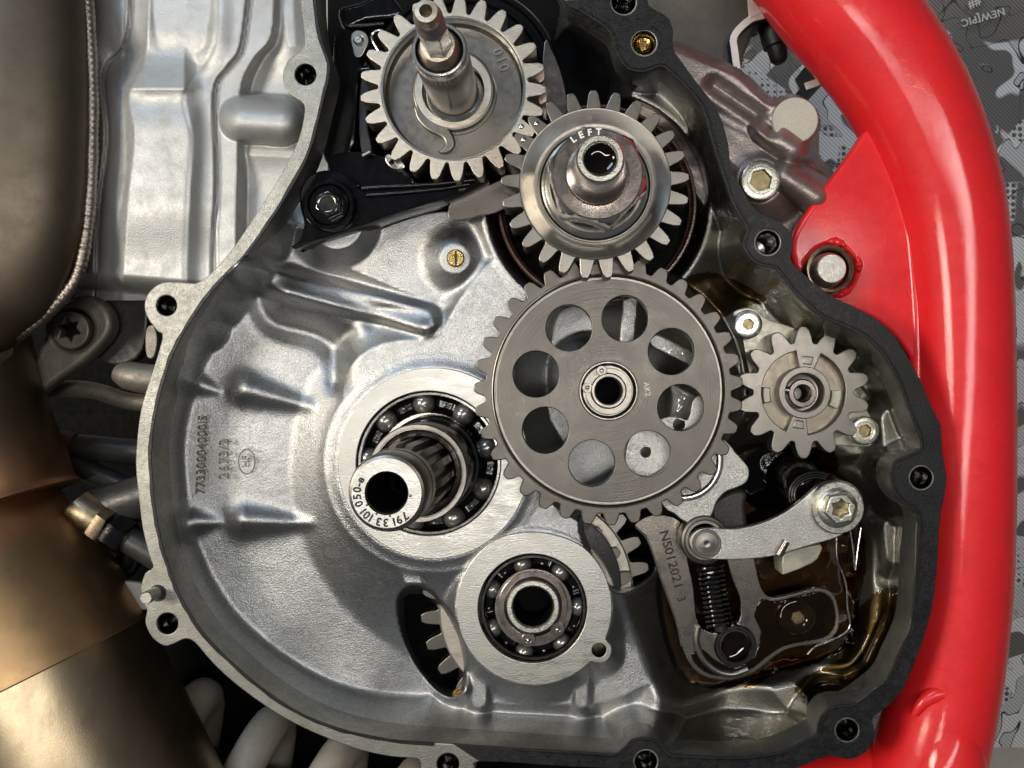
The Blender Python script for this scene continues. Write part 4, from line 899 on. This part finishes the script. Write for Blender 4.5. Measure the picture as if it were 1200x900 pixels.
# sculpted left part: shoulder, recess and rounded waist
lx = left_of([(250,-30),(250,50),(232,80),(216,104),(224,160),(220,260),(216,360)])
Zc = boss(Zc, -lx, -44, .8, 6)
Zc = pit(Zc, -sd_poly(X, Y, cr([(184,-40),(244,-40),(242,40),(232,60),(196,64),(182,40)], 3)), -60, .6, 14)
Zc = pit(Zc, -sd_poly(X, Y, cr([(150,66),(226,70),(220,88),(160,92),(140,82)], 3)), -66, .6, 16)
Zc = smax(Zc, -44-.5*np.abs(Y-104)-.25*np.maximum(170-X, 0)-.9*np.maximum(X-216, 0), 10)
lw = left_of([(176,-30),(172,60),(152,110),(158,160),(150,240),(142,360)])
Zc = Zc-34*(1-np.exp(-np.maximum(lw, 0)/26))
tq = np.clip((Y-235)/80, 0, 1); Zc = Zc-16*tq*tq*(3-2*tq)*(1-np.clip(-l1/3, 0, 1))
for c_, dep, wd in ((l0, 10, 1.8), (l1, 12, 1.6), (left_of([(252,-30),(252,50),(216,110),(224,160),(220,220),(217,300),(217,360)]), 1.2, 1.6), (left_of([(146,-40),(146,90),(148,200),(140,260),(138,360)]), 1.6, 1.8)):
    Zc = Zc-dep*np.exp(-(c_/wd)**2)
Zc = dome(Zc, dtap(X, Y, (282, 139), (330, 142)), 29, -88, 48, 7)
Zc = boss(Zc, sd_taper(X, Y, (296, 178), (344, 180), 4, 4), -80, .5, 12)
Zc = boss(Zc, sd_taper(X, Y, (334, -30), (342, 50), 8, 4), -78, .5, 12)
Zc = Zc-60*np.clip((Y-316-.09*(X-100))/22, 0, 1)**2
Zc = Zc+.25*vnoise(X, Y, 12)
lc = thing('outer_crankcase', 'silver cast crankcase with stepped ridges left of the flange', 'engine case', 220, 160, -130)
relief('casting', X, Y, Zc, np.ones(X.shape, bool), M['cast_out'], lc)

# ---- exhaust
ex = thing('exhaust_pipe', 'brown heat-tinted steel exhaust pipe along the left edge', 'exhaust pipe', 60, 700, -190)
def body_of_rev(name, path, m, par, segs=56, flat=1.0):
    P = []; rad = []
    for x, y, z, r in path: P.append(W(x, y, z)); rad.append(r*k(z))
    return tube(name, P, rad, m, par, segs=segs, flat=flat, angle=40)
up = cr([(-22,-80,-40,124),(-20,0,-40,126),(-20,60,-40,128.5),(-20,130,-40,129.5),(-21,220,-40,127),(-24,270,-40,123),(-27,310,-40,114),(-30,340,-40,101),(-34,365,-40,84),(-38,388,-40,60),(-42,402,-40,40)], 4, False)
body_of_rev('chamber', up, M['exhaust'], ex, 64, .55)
wb = cr([(99,-60),(103,0),(107,60),(109,130),(107,220),(101,280),(91,322),(74,348),(50,372),(28,388),(8,398),(-20,402)], 10, False)
rw = random.Random(2)
wb = np.array(wb); cl_ = np.concatenate([[0], np.cumsum(np.linalg.norm(np.diff(wb, axis=0), axis=1))]); tt = np.arange(0, cl_[-1], 1.5)
wx = np.interp(tt, cl_, wb[:, 0]); wy = np.interp(tt, cl_, wb[:, 1])
wpts = [W(x, y, -38) for x, y in zip(wx, wy)]; wr_ = [6.4+.75*abs(math.sin(t*math.pi/7.5))+.35*math.sin(t*.11)+rw.uniform(-.15, .15) for t in tt]
tube('weld_bead', wpts, wr_, M['weld'], ex, segs=12)
tube('collar', Wp([(-40,400,-50),(-30,405,-50),(-8,412,-50),(2,414,-50)]), [30, 30, 28, 20], M['weld'], ex, segs=24)
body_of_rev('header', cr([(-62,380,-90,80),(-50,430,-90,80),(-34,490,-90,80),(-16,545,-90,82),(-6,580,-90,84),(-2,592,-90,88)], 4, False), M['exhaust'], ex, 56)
d = np.array([.43, .903])
p0 = np.array([-16, 660.])
def axp(t): q = p0+d*t; return q
seg = [(-70, 88), (-62, 94), (-50, 99), (-20, 104), (10, 112), (60, 121), (120, 127.5), (135, 129.2), (137, 129.2), (138.4, 128.0), (138.6, 126)]
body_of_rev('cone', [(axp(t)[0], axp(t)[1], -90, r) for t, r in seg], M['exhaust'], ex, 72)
body_of_rev('muffler_tube', [(axp(t)[0], axp(t)[1], -90, r) for t, r in ((137, 125.5), (138.2, 127.2), (200, 127.6), (420, 129.5))], M['exhaust_tube'], ex, 72)

# ---- mounting bracket with star screw
mb = thing('mounting_bracket', 'dusty grey mounting bracket behind the exhaust with a star screw', 'bracket', 90, 390, -170)
prism('plate', cr([(20,470),(40,420),(62,370),(80,350),(104,346),(124,360),(130,382),(120,402),(96,425),(60,450),(34,472)], 3), [circ(84,386,24,36)], -120, 26, M['dullmetal'], mb, bevel=7, res=3)
prism('rear_plate', cr([(60,345),(110,330),(165,345),(172,380),(160,420),(120,425),(90,380)], 3), [], -150, 20, M['darkmetal'], mb, bevel=3)
ss = thing('star_screw', 'grey screw with a six-pointed star socket in the mounting bracket', 'screw', 84, 386, -140)
tor = [(80+(14 if i % 2 else 8.6)*math.cos(2*math.pi*i/12+.2), 386-(14 if i % 2 else 8.6)*math.sin(2*math.pi*i/12+.2)) for i in range(12)]
prism('head', circ(82,387,22,40), [cr(tor, 3)], -116, 16, M['dullmetal'], ss, bevel=2, res=2)
prism('socket', circ(81,387,16,24), [], -128, 2, M['void'], ss, bevel=.2)
# curved straps and tubes in the shade
stp = thing('steel_strap', 'pale curved steel strap below the mounting bracket', 'strap', 110, 465, -220)
tube('band', Wp([(x, y, -200) for x, y in cr([(30,462),(70,456),(110,458),(150,470),(190,474)], 5, False)]), 12, M['dullmetal'], stp, segs=14, flat=.5)
hb = thing('hex_plug', 'grey rounded plug half hidden by the left flange', 'plug', 160, 440, -160)
tube('body', Wp([(140,436,-120),(150,440,-118),(170,444,-118),(190,446,-120)]), [14, 19, 20, 20], M['dullmetal'], hb, segs=20)
tabp = thing('steel_tab', 'small bent steel tab under the left flange ear', 'tab', 180, 400, -100)
prism('tab', cr([(172,384),(180,382),(184,398),(180,418),(172,418),(170,400)], 3), [], -60, 8, M['dullmetal'], tabp, bevel=1)
hz = thing('rubber_hose', 'dark dusty hose with a red band running behind the flange', 'hose', 110, 520, -240)
tube('hose', Wp([(x, y, -190) for x, y in cr([(40,520),(80,522),(120,526),(170,530),(230,530)], 4, False)]), 19, M['darkmetal'], hz, segs=18)
tube('end_sleeve', Wp([(48,524,-186),(76,522,-186)]), 20, M['dullmetal'], hz, segs=18)
tube('red_band', Wp([(74,521,-186),(90,523,-186)]), 19.8, M['jacket'], hz, segs=18)
hz2 = thing('rubber_hose', 'plain grey-black hose slanting behind the left flange', 'hose', 140, 565, -240)
tube('hose', Wp([(x, y, -190) for x, y in cr([(80,540),(120,560),(160,575),(200,580)], 4, False)]), 16, M['darkmetal'], hz2, segs=18)
ft = thing('hose_fitting', 'brass coloured hose fitting with a black hexagon nut', 'fitting', 130, 612, -150)
body_of_rev('barrel', [(88,590,-110,18),(92,594,-110,22),(112,606,-110,22),(122,612,-110,21)], M['dull_brass'], ft, 32)
body_of_rev('shoulder', [(118,610,-110,25),(121,612,-110,26),(128,617,-110,26),(130,618,-110,24)], M['dull_brass'], ft, 6)
body_of_rev('hexagon_nut', [(129,617,-108,20),(131,619,-108,22),(148,631,-108,22),(150,632,-108,20)], M['black'], ft, 6)
body_of_rev('pipe_end', [(148,630,-112,16),(175,645,-112,17),(200,660,-112,17)], M['darkmetal'], ft, 20)
body_of_rev('cross_tube', [(110,600,-130,26),(150,588,-130,26),(190,575,-130,26)], M['darkmetal'], ft, 28)
wt = thing('white_tab', 'white plastic tab between exhaust and the lower left ear', 'tab', 150, 700, -150)
prism('tab', cr([(130,684),(150,682),(172,688),(176,712),(160,714),(140,706)], 2), [circ(152,702,2.5,12)], -120, 10, M['white_coil'], wt, bevel=2)
rg = thing('black_elbow', 'black rubber elbow with a pale rim above the white tab', 'elbow', 135, 665, -200)
tube('elbow', Wp([(x, y, -160) for x, y in cr([(90,668),(120,672),(146,664),(156,640)], 5, False)]), 17, M['black'], rg, segs=18)
# ---- white shock spring under the engine
cs_ = thing('shock_spring', 'dusty white coil of the rear shock spring below the case', 'spring', 330, 880, -380)
pts = []
a0 = np.array([96., 868., -270.]); a1 = np.array([690., 1075., -270.]); dr = (a1-a0)/np.linalg.norm(a1-a0); nr = np.array([-dr[1], dr[0], 0]); L_ = np.linalg.norm(a1-a0)
for i in range(24*7+1):
    u = i/(24*7); a = 2*math.pi*i/24+1.2
    q = a0+(a1-a0)*u; rr = 96
    x, y = q[0]+nr[0]*rr*math.cos(a), q[1]+nr[1]*rr*math.cos(a); z = q[2]+rr*math.sin(a)
    pts.append(W(x, y, z))
tube('coil', pts, 27, M['white_coil'], cs_, segs=16)
dm = thing('shock_absorber', 'dark shock absorber body inside the white coil', 'shock absorber', 330, 880, -330)
body_of_rev('tube', [(60,860,-270,40),(350,956,-270,40),(700,1075,-270,40)], M['darkmetal'], dm, 32)

# ================================================================== OUTSIDE, RIGHT: lug casting, bracket, red frame
X, Y = grid(740, 1004, -20, 316, 2.0)
lug = sd_poly(X, Y, cr([(740,60),(792,50),(830,66),(866,82),(890,104),(906,116),(930,112),(950,122),(960,140),(958,165),(960,185),(978,205),(985,224),(975,246),(950,262),(938,280),(930,312),(860,300),(800,220),(740,160)], 3))
Zl = -120+.0*X
Zl = boss(Zl, sd_taper(X, Y, (770, 60), (905, 128), 8, 20), -78, .9, 12)
Zl = boss(Zl, sd_taper(X, Y, (800, 130), (890, 190), 6, 20), -92, .7, 12)
Zl = dome(Zl, dtap(X, Y, (898, 150), (930, 174)), 22, -110, 52, 8)
Zl = boss(Zl, np.sqrt((X-932)**2+(Y-142)**2)-27, -74, 3.0, 4)
Zl = dome(Zl, dtap(X, Y, (922, 206), (958, 230)), 23, -116, 56, 8)
Zl = boss(Zl, np.sqrt((X-891)**2+(Y-212)**2)-27, -86, 1.2, 6)
Zl = Zl-22*np.exp(-(sd_line(X, Y, [(836,100),(880,130),(905,150)])/9)**2)
Zl = Zl-np.clip(8-lug, 0, 14)*4+1.2*vnoise(X, Y, 14)
lg = thing('mounting_lug', 'dirty cast engine mounting lug between case and red frame', 'lug', 880, 190, -150)
relief('casting', X, Y, Zl, lug > -3, M['cast_pink'], lg)
lathe('machined_pad', 932, 141, -72, [(26.5, -78), (26.5, -71), (25.5, -70), (.1, -70)], M['floor_cream'], lg, 40)
socket_screw('hex_socket_plug', 'flanged plug with hexagon socket screwed into the mounting lug', 892, 211, -66, 24, 13.5, 14, M['zinc'])
dc = thing('side_cover', 'dull brown-grey cover plate beyond the top right of the case', 'cover', 820, 20, -240)
prism('plate', cr([(700,-60),(860,-60),(880,-20),(884,30),(872,64),(860,96),(800,90),(720,60)], 2), [], -170, 30, M['duct'], dc, bevel=4)
br = thing('sawn_bracket', 'aluminium channel bracket with bright sawn edges behind the red frame', 'bracket', 910, 60, -260)
def ribbon(name, pts, w, ztop, thick, m, par):
    a = offset_line(pts, w/2); b = offset_line(pts, -w/2); return prism(name, a+b[::-1], [], ztop, thick, m, par, bevel=.8)
pa = cr([(912,2),(898,16),(882,21),(868,32),(860,44),(861,58),(865,84),(872,100)], 4, False)
pb = cr([(958,62),(965,78),(966,90),(958,96),(944,101)], 4, False)
ribbon('channel_side', pa, 8, -150, 60, M['darkmetal'], br); ribbon('sawn_edge', pa, 8.5, -147, 3, M['cutedge'], br)
ribbon('channel_side', pb, 8, -150, 90, M['darkmetal'], br); ribbon('sawn_edge', pb, 8.5, -147, 3, M['cutedge'], br)
prism('sawn_edge', [(876,-6), (884,-8), (902,10), (878,22)], [], -146, 4, M['cutedge'], br, bevel=.5)
rod = thing('black_pin', 'black round pin hanging inside the sawn bracket', 'pin', 908, 40, -260)
body_of_rev('shaft', [(892,-30,-190,16),(900,10,-190,16),(908,46,-190,16),(910,54,-190,15),(910.5,56,-190,12),(913,70,-190,10),(914,74,-190,6)], M['black_matt'], rod, 28)

fr = thing('red_frame', 'glossy red motorcycle frame tube curving down the right side', 'frame', 1110, 450, -130)
fp = cr([(890,-130,-80,72),(930,-70,-80,72),(976,-4,-80,71),(1022,52,-80,69),(1061,112,-80,67),(1092,180,-80,64),(1112,250,-80,61),(1122,330,-80,58.5),(1126,420,-80,57),(1127,520,-80,57),(1126,610,-80,57),(1123,690,-80,57),(1116,760,-80,57),(1106,820,-80,58),(1090,880,-80,62),(1072,960,-80,68)], 5, False)
body_of_rev('main_tube', fp, M['red'], fr, 64)
# lower stub with its fold
body_of_rev('lower_tube', cr([(1106,822,-60,18),(1108,838,-56,30),(1108,860,-54,40),(1104,890,-54,48),(1096,950,-54,56)], 5, False), M['red'], fr, 48)
tube('weld_fold', Wp([(x, y, -36) for x, y in cr([(1070,838),(1084,820),(1104,812),(1124,820),(1134,838),(1138,860)], 5, False)]), [3+9*math.sin(math.pi*i/25) for i in range(26)], M['red'], fr, segs=14)
body_of_rev('cross_tube', [(1110,892,-110,52),(1040,912,-112,50),(960,934,-116,48),(860,960,-120,48)], M['red'], fr, 40)
# gusset plate
prism('gusset', cr([(1070,110),(1034,132),(1012,156),(1000,174),(980,202),(952,240),(934,268),(928,292),(936,318),(962,345),(990,362),(1020,372),(1052,396),(1080,440),(1110,500),(1130,300),(1090,160)], 4), [circ(974,316,29,40)], -66, 26, M['red'], fr, bevel=6, res=3)
tube('weld_line', Wp([(x, y, -73) for x, y in cr([(1036,140),(1050,185),(1060,235),(1068,300),(1073,370),(1075,440),(1076,500)], 5, False)]), 10, M['red'], fr, segs=18)
rl = random.Random(9)
for a0_, a1_, r0_ in ((60, 100, 33), (-6, 28, 33), (-80, -40, 31)):
    n_ = 14; lip = []
    for i in range(n_):
        a = R(a0_+(a1_-a0_)*i/(n_-1)); r = r0_+rl.uniform(-.8, 1.2); lip.append(W(974+r*math.cos(a), 316-r*math.sin(a), -64+rl.uniform(-1, 2)))
    tube('torn_lip', lip, [(1.2+4*math.sin(math.pi*i/(n_-1)))*rl.uniform(.93, 1.07) for i in range(n_)], M['red'], fr, segs=10)
# frame bolt
fb = thing('frame_bolt', 'steel bolt end in a browned bush set in the red gusset', 'bolt', 973, 315, -110)
lathe('bush', 973, 315, -48, [(29, -110), (29, -52), (27.5, -47), (24, -46), (22, -48), (21.5, -60)], M['copper_tone'], fb, 48)
lathe('recess', 973, 315, -48, [(22, -62), (12, -64)], M['void'], fb, 36)
lathe('shank', 974, 315, -30, [(21, -70), (21, -46), (20.4, -43), (19.4, -40), (20.2, -38), (19, -34), (17.6, -29), (16.2, -27.5), (.1, -27.5)], M['dull_zinc'], fb, 44)

# ------------------------------------------------------------------ groups of look-alikes
for n_, g_ in (('socket_screw', 'socket screws inside the case'), ('ball_bearing', 'ball bearings in the case'), ('circlip', 'circlips on shaft ends'), ('gearbox_wheel', 'gearbox wheels behind the openings'), ('rubber_hose', 'hoses behind the left flange'), ('chain_link', 'chain links beside the crankshaft gear'), ('steel_sector', 'steel blades between the upper gears'), ('oil_film', 'oil films on the casting'), ('oil_drop', 'oil drops on the casting')):
    for o in list(COL.objects):
        if o.parent is None and o.name.split('.')[0] == n_: o['group'] = g_
